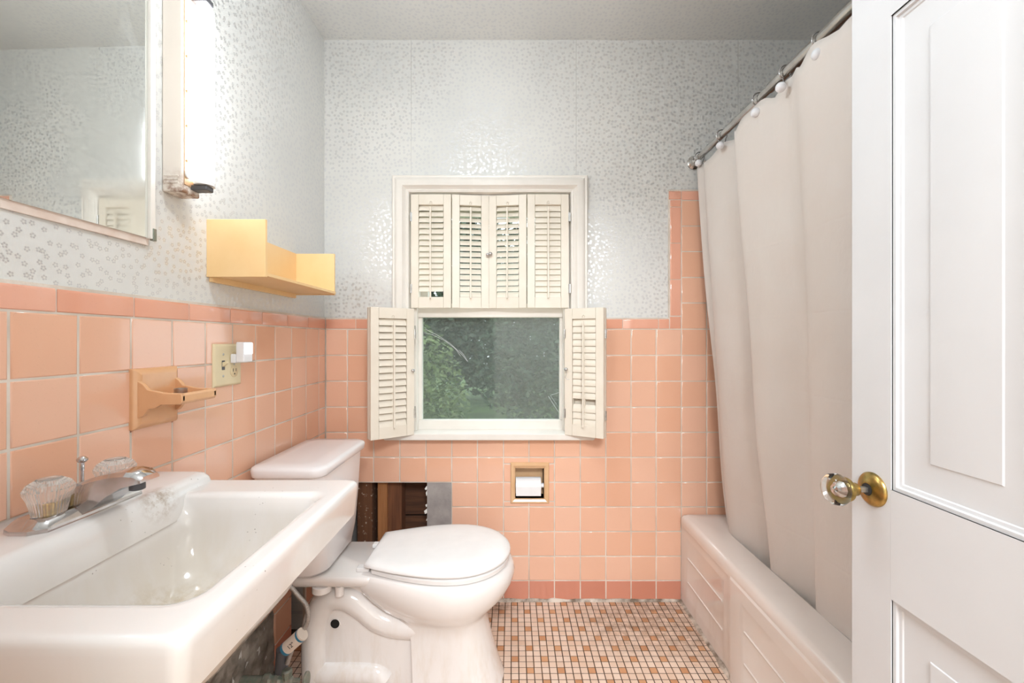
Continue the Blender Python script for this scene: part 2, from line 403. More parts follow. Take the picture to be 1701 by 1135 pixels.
hl = thing('hall_fill_light', 'round fill light added to the unseen hall outside the bathroom door', 'light', (.25, -1.1, ZC))
P(MB().lathe([(.17, ZC), (.17, ZC-.03), (.15, ZC-.045)], (.25, -1.1, 0), n=32), 'base', M['ivory_white'], hl, smooth=30)
t = NT('hall_fill_glass'); e = t.n('ShaderNodeEmission'); e.inputs[0].default_value = (1, .97, .93, 1); e.inputs[1].default_value = 6; t.l(e.outputs[0], t.out.inputs[0])
P(MB().lathe([(.15, ZC-.046), (.14, ZC-.08), (.09, ZC-.105), (.02, ZC-.112)], (.25, -1.1, 0), n=32), 'shade', t.m, hl, smooth=50)
la = bpy.data.lights.new('hall_fill_lamp', 'AREA'); la.shape = 'DISK'; la.size = .9; la.energy = HALL_FILL_POWER; la.color = (.88, .95, 1)  # added unseen area lamp that brightens the bathroom through the doorway
lo = bpy.data.objects.new('hall_fill_lamp', la); C.objects.link(lo); lo.location = (.25, -1.1, ZC-.16)
lo.rotation_euler = (0, 0, 0)

# ceiling globe of the bathroom, above the frame
gl = thing('ceiling_globe', 'round white globe light hanging from the bathroom ceiling above the frame', 'light', (-.18, .82, ZC))
P(MB().tube([(-.18, .82, ZC-.02), (-.18, .82, 2.13)], .008, 10), 'stem', M['chrome'], gl, smooth=60)
P(MB().lathe([(.085, ZC), (.085, ZC-.02), (.06, ZC-.03)], (-.18, .82, 0), n=32), 'base', M['ivory_white'], gl, smooth=30)
t = NT('lit_globe_glass'); e = t.n('ShaderNodeEmission'); e.inputs[0].default_value = (.84, .935, 1, 1); e.inputs[1].default_value = GLOBE_STRENGTH; t.l(e.outputs[0], t.out.inputs[0])
P(MB().lathe([(.105*math.sin(PI*(k+2.4)/16.4)+1e-4, 2.045+.105*math.cos(PI*(k+2.4)/16.4)) for k in range(15)], (-.18, .82, 0), n=32), 'globe', t.m, gl, smooth=60)

# ------------------------------------------------------------------ tiles
TM = {}
def tile_mesh(w, h, t, mat, kind='flat'):
    key = (round(w, 4), round(h, 4), round(t, 4), mat, kind)
    if key in TM: return TM[key]
    w, h = key[0], key[1]; mb = MB()
    if kind == 'flat':
        rings = []
        for ins, z in ((0, 0), (0, t*.72), (.0009, t*.9), (.003, t)):
            rings.append([(ins-w/2, ins-h/2, z), (w/2-ins, ins-h/2, z), (w/2-ins, h/2-ins, z), (ins-w/2, h/2-ins, z)])
        mb.loft(rings, False, True)
    elif kind == 'cap':          # bullnose edge along the top
        prof = [(-h/2, 0), (-h/2, t*.8), (-h/2+.002, t)]
        for k in range(6): a = R(90 - 18*k); prof.append((h/2-.012+.012*math.cos(a), t-.012*1.0+.012*math.sin(a) if t >= .012 else t*math.sin(a)))
        n = len(prof)
        mb.loft([[(-w/2, y, 0) for y, z in prof[:0]] or [(-w/2, y, z*.0 + z) for y, z in prof], [(-w/2+.0012, y, z+.0004) for y, z in prof], [(w/2-.0012, y, z+.0004) for y, z in prof], [(w/2, y, z) for y, z in prof]], True, True)
    me = bpy.data.meshes.new('tile'); me.from_pydata(mb.v, [], mb.f)
    bm = bmesh.new(); bm.from_mesh(me); bmesh.ops.recalc_face_normals(bm, faces=bm.faces); bm.to_mesh(me); bm.free()
    if kind == 'flat':                                   # keep the face flat-shaded normals on top, smooth rim
        for pgn in me.polygons: pgn.use_smooth = True
        if me.polygons[-1].normal.z < 0: me.flip_normals()
        me.polygons[-1].use_smooth = False
    else:
        for pgn in me.polygons: pgn.use_smooth = True
        me.set_sharp_from_angle(angle=R(40))
    me.materials.append(M[mat]); TM[key] = me; return me
def put_tile(par, wall, u0, u1, v0, v1, mat='tile', kind='flat', t=.0095, rot=0, name='tile'):
    g = .0014; wd, ht = u1-u0-2*g, v1-v0-2*g
    if wd < .003 or ht < .003: return
    if rot: me = tile_mesh(ht, wd, t, mat, kind)
    else: me = tile_mesh(wd, ht, t, mat, kind)
    o = bpy.data.objects.new(name, me); C.objects.link(o); o.parent = par
    cu, cv = (u0+u1)/2, (v0+v1)/2
    j = R(.22) if kind == 'flat' else R(.1)
    jit = Matrix.Rotation(random.gauss(0, j), 4, 'X') @ Matrix.Rotation(random.gauss(0, j), 4, 'Y')
    base = {'B': Matrix.Rotation(R(90), 4, 'X'), 'L': Matrix.Rotation(R(90), 4, 'Z') @ Matrix.Rotation(R(90), 4, 'X')}[wall]
    loc = {'B': (cu, TB+t, cv), 'L': (TL-t, cu, cv)}[wall]
    o.matrix_local = Matrix.Translation(loc) @ base @ Matrix.Rotation(rot, 4, 'Z') @ jit
    return o

rows_px = [333, 375.5, 418, 461, 503.5, 547, 590.5, 633.5, 676.5, 718.5, 760, 801.5, 842.5, 883.5, 924.5, 965, 1000]
cols_px = [541, 577, 620.5, 664, 707.5, 750.3, 793, 836.4, 878.7, 921, 964, 1006.5, 1048.4, 1090, 1132, 1174] + [1174+42*k for k in range(1, 6)]
cols_px.append(1413)
# grout bed on the back wall
paper_hole = (bx(541)-1, bx(1111), bz(528), 3)
WT = (bx(660), bx(968), bz(722), 3)
gb = slab('Y', TB+.0012, .0085, (bx(541), bx(1413)), (0, bz(315)), [paper_hole, (HOLE[0], bx(750), HOLE[2], HOLE[3]), NICHE, WT]).build('grout_bed', M['grout'], wb, weld=True)
for j in range(len(rows_px)-1):
    y0, y1 = rows_px[j], rows_px[j+1]; ym = (y0+y1)/2
    for i in range(len(cols_px)-1):
        x0, x1 = cols_px[i], cols_px[i+1]; xm = (x0+x1)/2
        if y1 <= 547 and xm < 1132: continue
        if 660 < xm < 968 and ym < 718: continue
        if 577 < xm < 750 and 801 < ym < 925: continue
        if 836 < xm < 921 and 760 < ym < 842:
            xs = (x0, 851) if xm < 878 else (909, x1)
            put_tile(wb, 'B', bx(xs[0]), bx(xs[1]), bz(y1 if ym < 801 else 833.5), bz(771 if ym < 801 else y0))
            ys = (y0, 771) if ym < 801 else (833.5, y1)
            put_tile(wb, 'B', bx(x0), bx(x1), bz(ys[1]), bz(ys[0])); continue
        put_tile(wb, 'B', bx(x0), bx(x1), bz(y1), bz(y0), 'tile_base' if ym > 965 else 'tile')
for a, b in ((541, 591), (591, 650), (916, 975), (975, 1034.5), (1034.5, 1094), (1094, 1112)):
    if b <= 650 or a >= 970: put_tile(wb, 'B', bx(a), bx(b), bz(547), bz(527.5), 'tile_cap', 'cap', .0115)
put_tile(wb, 'B', bx(1112), bx(1132), bz(547), bz(525.5), 'tile_cap')
for a, b in ((525, 464.5), (464.5, 404), (404, 344), (344, 332)):
    put_tile(wb, 'B', bx(1110.5), bx(1132), bz(a), bz(b), 'tile_cap', 'cap', .0115, R(90))
put_tile(wb, 'B', bx(1110.5), bx(1132), bz(332), bz(314.5), 'tile_cap', 'cap', .0115)
for k in range(6):
    a, b = 1132+58*k, min(1132+58*(k+1), 1413)
    if b > a: put_tile(wb, 'B', bx(a), bx(b), bz(333), bz(314.5), 'tile_cap', 'cap', .0115)

# left wall
lcols = [.683+.1095*k for k in range(-6, 11)] + [1.838]
lrows = [bz(y) for y in rows_px[5:]]
slab('X', TL-.0012, -.0085, (.03, 1.848), (0, bz(528)), [(1.0115, 1.452, -1, lrows[7]), LHOLE, (.90, 1.02, .93, 1.065)]).build('grout_bed', M['grout'], wl, weld=True)
for j in range(len(lrows)-1):
    for i in range(len(lcols)-1):
        ym, zm = (lcols[i]+lcols[i+1])/2, (lrows[j]+lrows[j+1])/2
        if .90 < ym < 1.02 and lrows[j+1] > .93 and lrows[j] < 1.075: continue
        if 1.02 < ym < 1.45 and zm < lrows[7]: continue
        if 1.55 < ym < 1.67 and zm < .3: continue
        put_tile(wl, 'L', lcols[i], lcols[i+1], lrows[j+1], lrows[j], 'tile_base' if j == len(lrows)-2 else 'tile')
lcap = [.754+.155*k for k in range(-4, 7)] + [1.838]
for i in range(len(lcap)-1): put_tile(wl, 'L', max(lcap[i], .03), lcap[i+1], lrows[0], bz(527.5), 'tile_cap', 'cap', .0115)
# broken plaster where the lower tiles came off
mb = MB(); nx, nz = 34, 28
for i in range(nx+1):
    for j in range(nz+1):
        d = random.gauss(0, .0016) + .004*math.sin(i*1.3)*math.sin(j*.9)
        mb.v.append((TL-.006+d, 1.0115+.4405*i/nx, .0+(lrows[7]+.006)*j/nz))
for i in range(nx):
    for j in range(nz): mb.f.append((i*(nz+1)+j, (i+1)*(nz+1)+j, (i+1)*(nz+1)+j+1, i*(nz+1)+j+1))
mb.build('exposed_plaster', M['plaster'], wl, smooth=20)

# opened wall behind the toilet
mb = MB().box((bx(709), TB+.004, bz(926)), (bx(750), TB+.0095, bz(802))); mb.build('exposed_board', M['cement'], wb, bevel=.001)
stud = [(bx(590), bx(615), 1.862, 'wood_spatter'), (PX(627,1.87), PX(643,1.87), 1.87, 'wood_light'), (PX(643.5,1.885), PX(667,1.885), 1.885, 'wood_shaded')]  # tan box is a stud's face, brown box its side painted in shade
for a, b, y, mt in stud: MB().box((a, y, bz(945)), (b, 1.955, bz(780))).build('stud', M[mt], wb, bevel=.003)
zb = PZ(857, 1.95)
for z0, z1 in ((zb+.003, zb+.2), (zb-.13, zb-.004), (zb-.27, zb-.137)):
    MB().box((bx(560), 1.956, z0), (bx(730), 1.968, z1)).build('plank', M['wood_plank'], wb, bevel=.002)
MB().box((bx(540), 1.97, bz(960)), (bx(750), 1.975, bz(740))).build('shade_backing', M['dark'], wb)  # near-black sheet painting the dark of the opened wall
mb = MB()
for zc3, ln, wd_ in ((808, .016, .010), (815, .022, .005), (838, .012, .007), (846, .020, .013), (862, .01, .004)):
    z = bz(zc3); x = bx(709)
    mb.add([(x, TB+.008, z), (x, TB+.006, z-ln), (x-wd_, TB+.004, z-ln*random.uniform(.2, .9)), (x-wd_*.5, TB+.010, z-ln*.3), (x-wd_*.7, TB+.006, z-ln*1.2)], [(0,1,2),(0,1,3),(1,2,3),(0,2,3),(1,2,4),(1,3,4)])
mb.build('torn_paper', M['plain'], wb)

# floor mosaic: the nearest visible pieces one by one, the rest joined
PT = .0262
def floor_piece(mb, x, y, s=.0242, z0=-.0012, z1=.0018):
    h = s/2
    mb.add([(x-h,y-h,z0),(x+h,y-h,z0),(x+h,y+h,z0),(x-h,y+h,z0),(x-h+.001,y-h+.001,z1),(x+h-.001,y-h+.001,z1),(x+h-.001,y+h-.001,z1),(x-h+.001,y+h-.001,z1)],
           [(4,5,6,7),(0,1,5,4),(1,2,6,5),(2,3,7,6),(3,0,4,7)])
fm = {}
for nm in ('mosaic', 'mosaic_accent'):
    mb = MB(); floor_piece(mb, 0, 0); me = bpy.data.meshes.new('mosaic_tile'); me.from_pydata(mb.v, [], mb.f); me.materials.append(M[nm]); fm[nm] = me
cand = []; rest = {'mosaic': MB(), 'mosaic_accent': MB()}
for i in range(-31, 29):
    for j in range(0, 70):
        x, y = (i+.5)*PT - .004, TB - .008 - (j+.5)*PT
        if x < -.79 or x > .730 or y < .02: continue
        acc = (i % 4 == 0 and j % 4 == 0) or (i % 4 == 2 and j % 4 == 2)
        nm = 'mosaic_accent' if acc else 'mosaic'
        py = CY + H*F/y; pxx = CX + x*F/y
        vis = py < 1131 and x > -.03 - max(0, (1.84-y))*.02 and pxx > 812
        cand.append((y if vis else 99, x, y, nm))
cand.sort()
for k, (q, x, y, nm) in enumerate(cand):
    if q < 99 and k < 300:
        o = bpy.data.objects.new('mosaic_tile', fm[nm]); C.objects.link(o); o.parent = fl; o.location = (x, y, 0)
    else: floor_piece(rest[nm], x, y)
for nm, mb in rest.items():
    o = mb.build('mosaic_field', M[nm], fl); o['kind'] = 'stuff'
# caulk lines
mb = MB(); n = 46; ring = []
for k in range(n+1):
    x = bx(560) + (.722-bx(560))*k/n; a = .010+random.gauss(0, .0016); 
    ring.append([(x, TB, a*1.05), (x, TB-a*.45, a*.8), (x, TB-a*.9, .0012), (x, TB+.004, -.001), (x, TB+.004, a)])
mb.loft(ring); tag(mb.build('trim_1', M['caulk'], smooth=60), 'rough white caulk strip along the foot of the back wall', kind='structure')
mb = MB(); ring = []
for k in range(40):
    y = 1.838 - 1.2*k/39; a = .009+random.gauss(0, .0018)
    ring.append([(.724, y, a), (.724-a*.5, y, a*.7), (.724-a, y, .0012), (.73, y, -.001), (.73, y, a)])
mb.loft(ring); tag(mb.build('trim_2', M['caulk'], smooth=60), 'grimy caulk strip along the foot of the bathtub', kind='structure')

# ------------------------------------------------------------------ window
win = thing('window_1', 'white window with cracked-paint sash, insect screen and moulded casing', None, (bx(814), YB, WIN[2]), kind='structure')
xl, xr, zt, zb_ = bx(681), bx(947), bz(322), bz(717)
ox, oz = bx(681)-bx(653), bz(293)-bz(322)
mb = MB(); rings = []
for (f, y) in ((0, 1.86), (0, 1.826), (.04, 1.823), (.14, 1.824), (.2, 1.820), (.36, 1.816), (.62, 1.814), (.70, 1.822), (.8, 1.828), (.86, 1.826), (.95, 1.829), (1, 1.838), (1, 1.97)):
    a, b = xl-ox*(1-f), xr+ox*(1-f); z = zt+oz*(1-f)
    rings.append([(a, y, zb_), (a, y, z), (b, y, z), (b, y, zb_)])
mb.loft(rings, False, False, closed=False); P(mb, 'casing', M['white_paint'], win, smooth=25)
P(MB().prism([(bx(643), zb_-.028), (bx(643)-.002, zb_-.02), (bx(643)-.002, zb_-.006), (bx(643), zb_), (bx(983), zb_), (bx(985), zb_-.006), (bx(985), zb_-.02), (bx(983), zb_-.028)], 'Y', 1.792, 1.97), 'window_sill', M['white_paint'], win, bevel=.004)
YS = 1.90
def wx(x, Y=YS): return PX(x, Y)
def wz(y, Y=YS): return PZ(y, Y)
# stop / jamb liners
for a, b in ((xl, xl+.028), (xr-.028, xr)): P(MB().box((a, 1.852, zb_), (b, 1.97, zt)), 'jamb', M['white_paint'], win, bevel=.002)
P(MB().box((xl, 1.852, zt-.016), (xr, 1.97, zt)), 'head', M['white_paint'], win)
sash = MB().box((wx(688), YS-.016, wz(716)), (wx(944), YS+.018, wz(697))); P(sash, 'sash_rail', M['white_paint'], win, bevel=.003)
P(MB().box((wx(688), YS-.022, wz(528)), (wx(944), YS+.018, wz(512))), 'sash_rail', M['white_paint'], win, bevel=.003)
P(MB().box((wx(684), YS-.014, wz(697)), (wx(702), YS+.018, wz(528))), 'sash_stile', M['white_paint'], win, bevel=.003)
P(MB().box((wx(929), YS-.014, wz(697)), (wx(946), YS+.018, wz(528))), 'sash_stile', M['white_paint'], win, bevel=.003)
pane = P(MB().box((wx(701), YS+.002, wz(698)), (wx(930), YS+.005, wz(527))), 'pane', M['pane'], win)
for pts in ([(704,553), (718,556), (740,567), (757,580), (765,592)], [(706,547), (725,556), (748,571), (768,590), (776,600)], [(763,582), (770,589), (777,601)]):
    SUB(MB().tube([(wx(a), YS+.0015, wz(b)) for a, b in pts], .0005, 5), 'scratch', M['paper_roll'], pane, win)
ob = P(MB().add([(wx(700), YS+.03, wz(700)), (wx(931), YS+.03, wz(700)), (wx(931), YS+.03, wz(526)), (wx(700), YS+.03, wz(526))], [(0,1,2,3)]), 'insect_screen', M['screen'], win)
P(MB().tube([(wx(912), YS+.036, wz(660)), (wx(922), YS+.036, wz(676)), (wx(930), YS+.036, wz(688))], .0011, 6).tube([(wx(917), YS+.036, wz(658)), (wx(930), YS+.036, wz(654))], .0011, 6).tube([(wx(915), YS+.036, wz(658)), (wx(930), YS+.036, wz(680))], .0006, 6), 'bent_screen_strip', M['paper_roll'], win)
# upper sash
YU = 1.945
P(MB().box((xl+.02, YU-.015, wz(524, YU)), (xr-.02, YU+.015, wz(505, YU))), 'meeting_rail', M['white_paint'], win)
for a, b in ((xl+.02, xl+.06), (xr-.06, xr-.02)): P(MB().box((a, YU-.015, wz(506, YU)), (b, YU+.015, zt)), 'sash_stile', M['white_paint'], win)
P(MB().box((xl+.02, YU-.015, zt-.07), (xr-.02, YU+.015, zt-.01)), 'sash_rail', M['white_paint'], win)
P(MB().box((xl+.055, YU, wz(506, YU)), (xr-.055, YU+.003, zt-.065)), 'pane', M['pane'], win)

# ------------------------------------------------------------------ shutters
def shutter(label, hx, hy, z0, h, wd, yaw, tilt, hinge_side=-1, knob=None, n=16, skip=(), group='louvred shutter panels', gap=None, rodx=0., broken=(), hinges=True):
    """panel from the hinge (local x=0) to x=wd along local +x; local -y faces the room"""
    t = thing('shutter_panel', label, 'shutter', (hx, hy, z0), group)
    t.rotation_euler = (0, 0, yaw); ORG[t.name] = (0, 0, 0)
    th = .010; sw = .0335; tr, br = .044, .047
    for a, b in ((0.0008, sw), (wd-sw, wd-.0008)): P(MB().box((a, -th, 0), (b, th, h)), 'stile', M['shutter'], t, bevel=.0015)
    P(MB().box((sw+.0004, -th+.0005, 0), (wd-sw-.0004, th-.0005, br)), 'rail', M['shutter'], t, bevel=.0008)
    P(MB().box((sw+.0004, -th+.0005, h-tr), (wd-sw-.0004, th-.0005, h)), 'rail', M['shutter'], t, bevel=.0008)
    oh = h-tr-br; pitch = oh/n; me = None
    for k in range(n):
        if k in skip: continue
        zc = br + pitch*(k+.5); a = R(tilt + (broken[k] if k in broken else 0))
        if me is None:
            mb = MB(); L = wd-2*sw-.003; cw = .0165
            prof = [(-cw, 0), (-cw*.6, .0026), (0, .0034), (cw*.6, .0026), (cw, 0), (cw*.6, -.0026), (0, -.0034), (-cw*.6, -.0026)]
            mb.loft([[(-L/2, y, z) for y, z in prof], [(L/2, y, z) for y, z in prof]])
            o = mb.build('louver', M['shutter'], t, org=(0,0,0), smooth=50); me = o.data
        else:
            o = bpy.data.objects.new('louver', me); C.objects.link(o); o.parent = t
        o.location = (wd/2, 0, zc); o.rotation_euler = (a, 0, 0)
    rx = wd/2 + rodx
    P(MB().box((rx-.0036, -.0265, br-.006), (rx+.0036, -.019, h-tr-.012)), 'tilt_rod', M['shutter'], t, bevel=.0015)
    P(MB().tube([(wd/2-.005, -th-.0005, h-tr+.004), (wd/2-.005, -th-.001, h-tr+.011), (wd/2, -th-.001, h-tr+.015), (wd/2+.005, -th-.001, h-tr+.011), (wd/2+.003, -th-.001, h-tr+.003)], .0013, 6), 'rod_notch', M['shutter'], t, smooth=60)
    if knob is not None:
        kx, kz = knob
        P(MB().lathe([(.003, 0), (.003, .006), (.0075, .009), (.008, .013), (.0055, .017), (.001, .018)], (kx, -th, kz), '-Y', 14), 'knob', M['chrome'], t, smooth=50)
    if hinges:
        hx0 = 0 if hinge_side < 0 else wd
        for f in (.17, .80):
            P(MB().box((hx0-.003, -th-.0015, h*f-.019), (hx0+.006, -th+.0002, h*f+.019)).tube([(hx0, -th-.002, h*f-.019), (hx0, -th-.002, h*f+.019)], .0028, 8), 'hinge', M['zinc'], t, smooth=40)
    return t
YU1 = 1.833
zu0, hu = PZ(512, YU1), PZ(324, YU1)-PZ(512, YU1)
xa, xb, xc, xd, xe = PX(683,YU1), PX(750.5,YU1), PX(812.5,YU1+.022), PX(875.5,YU1), PX(945,YU1)
shutter('upper cream shutter nearest the sink, its louvers nearly shut above an open slot', xa, YU1, zu0, hu, xb-xa-.001, 0, 57, skip=(0,))
wd2 = math.hypot(xc-xb, .022); an2 = math.atan2(.022, xc-xb)
shutter('upper inner shutter left of the centre joint, louvers open to greenery', xb, YU1, zu0, hu, wd2-.001, an2, 47, knob=(wd2-.008, hu*.47), hinges=False)
wd3 = math.hypot(xd-xc, .022); an3 = math.atan2(-.022, xd-xc)
shutter('upper inner shutter right of the centre joint, one yellowed louver low down', xc, YU1+.022, zu0, hu, wd3-.001, an3, 49, knob=(.01, hu*.48), hinges=False)
shutter('upper cream shutter nearest the bathtub, its louvers shut', xd, YU1, zu0, hu, xe-xd-.001, 0, 66, hinge_side=1)
# lower pairs, folded open
zl0 = PZ(722.5, 1.79); hl_ = PZ(513, 1.79)-zl0
a0 = (PX(614, 1.69), 1.69); a1 = (PX(687, 1.80), 1.80)
wdl = math.hypot(a1[0]-a0[0], a1[1]-a0[1]); anl = math.atan2(a1[1]-a0[1], a1[0]-a0[0])
shutter('lower left shutter swung open beside the sash, facing the room', a0[0], a0[1], zl0, hl_, wdl, anl, 60, hinge_side=1, knob=(wdl-.012, hl_*.51))
off = .024
shutter('lower left shutter folded flat behind the open one', a0[0]-math.sin(anl)*off, a0[1]+math.cos(anl)*off, zl0, hl_, wdl, anl, 60, hinges=False)
b0 = (PX(939, 1.80), 1.80); b1 = (PX(1004, 1.72), 1.72)
wdr = math.hypot(b1[0]-b0[0], b1[1]-b0[1]); anr = math.atan2(b1[1]-b0[1], b1[0]-b0[0])
sr = shutter('lower right shutter swung open, louvers broken near the bottom, hook hanging', b0[0], b0[1], zl0, hl_, wdr, anr, 72, knob=(.012, hl_*.52), skip=(3,), rodx=.002)
P(MB().tube(cat_path([(.012, -.028, hl_*.52), (.016, -.026, hl_*.49), (.011, -.026, hl_*.46), (.016, -.024, hl_*.445), (.028, -.024, hl_*.443)], 4), .0009, 6), 'hook', M['zinc'], sr, smooth=60)
shutter('lower right shutter folded flat behind the open one', b0[0]-math.sin(anr)*off, b0[1]+math.cos(anr)*off, zl0, hl_, wdr, anr, 72, hinge_side=1)
# hinge leaves on the jamb
for x in (xl+.014, xr-.014):
    for y in (548, 682): P(MB().box((x-.009, 1.848, PZ(y, 1.85)-.018), (x+.009, 1.852, PZ(y, 1.85)+.018)), 'hinge_leaf', M['zinc'], win, bevel=.001)

# ------------------------------------------------------------------ medicine cabinet
mc = thing('medicine_cabinet', 'mirrored medicine cabinet with worn cream frame above the sink', 'cabinet', (XL, .65, 1.345))
Y0m, Y1m, Z0m, Z1m = .585, .940, 1.351, 1.98
tl_ = math.tan(R(1.2))
def mp_(y): return -.803 + (y-Y1m)*tl_
P(MB().prism([(XL, Y0m+.003), (mp_(Y0m)-.0021, Y0m+.003), (mp_(Y1m)-.0042, Y1m+.008), (XL, Y1m+.008)], 'Z', Z0m-.016, Z1m), 'cabinet_frame', simple('chipped_cream_enamel', srgb(236, 222, 212), .4, var=srgb(220, 198, 184), vscale=18), mc, bevel=.003)
mir = MB().add([(mp_(Y0m), Y0m, Z0m), (mp_(Y1m), Y1m, Z0m), (mp_(Y1m), Y1m, Z1m), (mp_(Y0m), Y0m, Z1m), (mp_(Y0m)-.002, Y0m, Z0m), (mp_(Y1m)-.004, Y1m, Z0m), (mp_(Y1m)-.004, Y1m, Z1m), (mp_(Y0m)-.002, Y0m, Z1m)],
               [(0,1,2,3), (7,6,5,4), (0,4,5,1), (1,5,6,2), (2,6,7,3), (3,7,4,0)])
P(mir, 'mirror', M['mirror'], mc)
P(MB().box((XL+.004, Y1m+.0005, Z0m-.002), (mp_(Y1m)+.007, Y1m+.013, Z1m)), 'mirror_edge', M['white_paint'], mc, bevel=.0015)
P(MB().box((XL+.012, Y1m+.005, Z0m-.005), (mp_(Y1m)+.0085, Y1m+.0145, Z0m+.022)), 'mirror_clip', M['verdigris'], mc, bevel=.001)

# ------------------------------------------------------------------ light fixture
lf = thing('wall_light', 'tall lit tube light on a rusty cream metal box beside the mirror', 'light', (XL, 1.015, 1.47))
cream = simple('rusting_cream_enamel', srgb(238, 226, 212), .38, var=srgb(226, 208, 190), vscale=14)
t = NT('rust_edge_enamel'); pz = t.pos(); sp = t.n('ShaderNodeSeparateXYZ'); t.l(pz, sp.inputs[0])
k = t.math('MULTIPLY', t.mapr(sp.outputs[2], 1.53, 1.47), t.mapr(t.noise(45, 5, .7, vec=pz), .42, .62))
t.set(col=t.mix(k, srgb(239, 230, 220), srgb(140, 96, 66)), rough=.38); cream = t.m
FX0, FX1, FY0, FY1, FZ0, FZ1 = XL, -.768, .992, 1.050, 1.472, 1.962
P(MB().box((FX0, FY0, FZ0), (FX1, FY1, FZ1)), 'housing', cream, lf, bevel=.004)
for k in range(3): P(MB().tube([(FX0+.006, FY0-.0005, FZ0+.020+.008*k), (FX1-.008, FY0-.0005, FZ0+.020+.008*k)], .0018, 8), 'rib', cream, lf, smooth=60)
P(MB().box((FX1-.001, FY0+.006, FZ0+.018), (FX1+.002, FY1-.004, FZ1-.018)), 'reflector_strip', M['peach_enamel'], lf, bevel=.001)
for k in range(5): P(MB().lathe([(.0036, 0), (.0034, .002), (.0018, .0034)], (FX1+.002, FY0+.0125, FZ0+.075+.082*k), 'X', 10), 'rivet', M['peach_enamel'], lf, smooth=60)
TX, TY, TR = -.7435, 1.031, .0205
P(MB().lathe([(TR*.6, 1.500), (TR, 1.506), (TR, 1.905), (TR*.93, 1.922), (TR*.65, 1.932), (TR*.2, 1.935)], (TX, TY, 0), n=28), 'tube', M['tube'], lf, smooth=50)
P(MB().lathe([(TR*1.06, 1.497), (TR*1.06, 1.506), (TR*.99, 1.508)], (TX, TY, 0), n=28), 'tube_cap', M['plastic_white'], lf, smooth=40)
P(MB().box((FX1-.001, TY-.013, 1.484), (TX+.014, TY+.013, 1.4965)), 'socket', M['grey_plastic'], lf, bevel=.003)
P(MB().box((FX1-.001, TY-.013, 1.936), (TX+.014, TY+.013, 1.949)), 'socket', M['grey_plastic'], lf, bevel=.003)
P(MB().lathe([(.009, 0), (.009, .004), (.005, .006)], (FX1+.003, FY0+.014, 1.515), 'X', 14), 'pull_switch', M['plastic_white'], lf, smooth=50)

# ------------------------------------------------------------------ yellow shelf
sh = thing('wall_shelf', 'small pale yellow open-fronted wall shelf with square end panels', 'shelf', (XL, 1.36, 1.29))
SY0, SY1, SX1, SZ0, SZ1 = 1.137, 1.600, -.6575, 1.294, 1.448
P(MB().box((XL, SY0, SZ0), (SX1, SY0+.009, SZ1)), 'end_panel', M['yellow'], sh, bevel=.0012)
P(MB().box((XL, SY1-.009, SZ0), (SX1-.006, SY1, SZ1)), 'end_panel', M['yellow'], sh, bevel=.0012)
P(MB().box((XL, SY0+.0092, SZ0-.012), (XL+.010, SY1-.0092, SZ1)), 'back_panel', M['yellow'], sh, bevel=.0012)
P(MB().box((XL+.0102, SY0+.0092, SZ0+.003), (SX1, SY1-.0092, SZ0+.012)), 'bottom_board', M['yellow'], sh, bevel=.0012)

# ------------------------------------------------------------------ soap dish
sd = thing('soap_dish', 'peach ceramic wall soap dish with a projecting tray', 'soap dish', (TL, .957, .93))
mb = MB(); y0, y1, z0, z1 = .897, 1.0165, .934, 1.0645
rings = []
for ins, x in ((0, TL-.004), (0, TL+.006), (.004, TL+.011), (.012, TL+.015), (.016, TL+.0152)):
    rings.append([(x, y0+ins, z0+ins), (x, y1-ins, z0+ins), (x, y1-ins, z1-ins), (x, y0+ins, z1-ins)])
mb.loft(rings); P(mb, 'plate', M['peach_ceramic'], sd, bevel=.002)
side = [(-.795, .958), (-.782, .964), (-.772, .978), (-.757, .981), (-.745, .988), (-.703, .989), (-.699, .994), (-.699, 1.008), (-.703, 1.012), (-.738, 1.013), (-.752, 1.016), (-.772, 1.020), (-.782, 1.032), (-.795, 1.040)]
for a in (.903, 1.000): P(MB().prism(side, 'Y', a, a+.010), 'tray_side', M['peach_ceramic'], sd, bevel=.002)
P(MB().prism([(-.712, .989), (-.703, .989), (-.699, .994), (-.699, 1.008), (-.703, 1.012), (-.710, 1.011), (-.7125, 1.005)], 'Y', .905, 1.008), 'tray_front', M['peach_ceramic'], sd, bevel=.0015)
P(MB().box((-.795, .905, .988), (-.706, 1.008, .995)), 'tray_floor', M['peach_ceramic'], sd, bevel=.001)
rg = MB(); n = 24
rings = [[(-.742+rr*math.cos(2*PI*k/n), .955+rr*math.sin(2*PI*k/n), .9955+hh) for k in range(n)] for rr, hh in ((.011, 0), (.0125, .002), (.0125, .020), (.0128, .022), (.0110, .022), (.0108, .003))]
rg.loft(rings); o = rg.build('drain_ring', M['zinc'], org=(-.742, .955, .9955), smooth=40); tag(o, 'small tarnished metal ring sitting in the soap dish', 'metal ring')

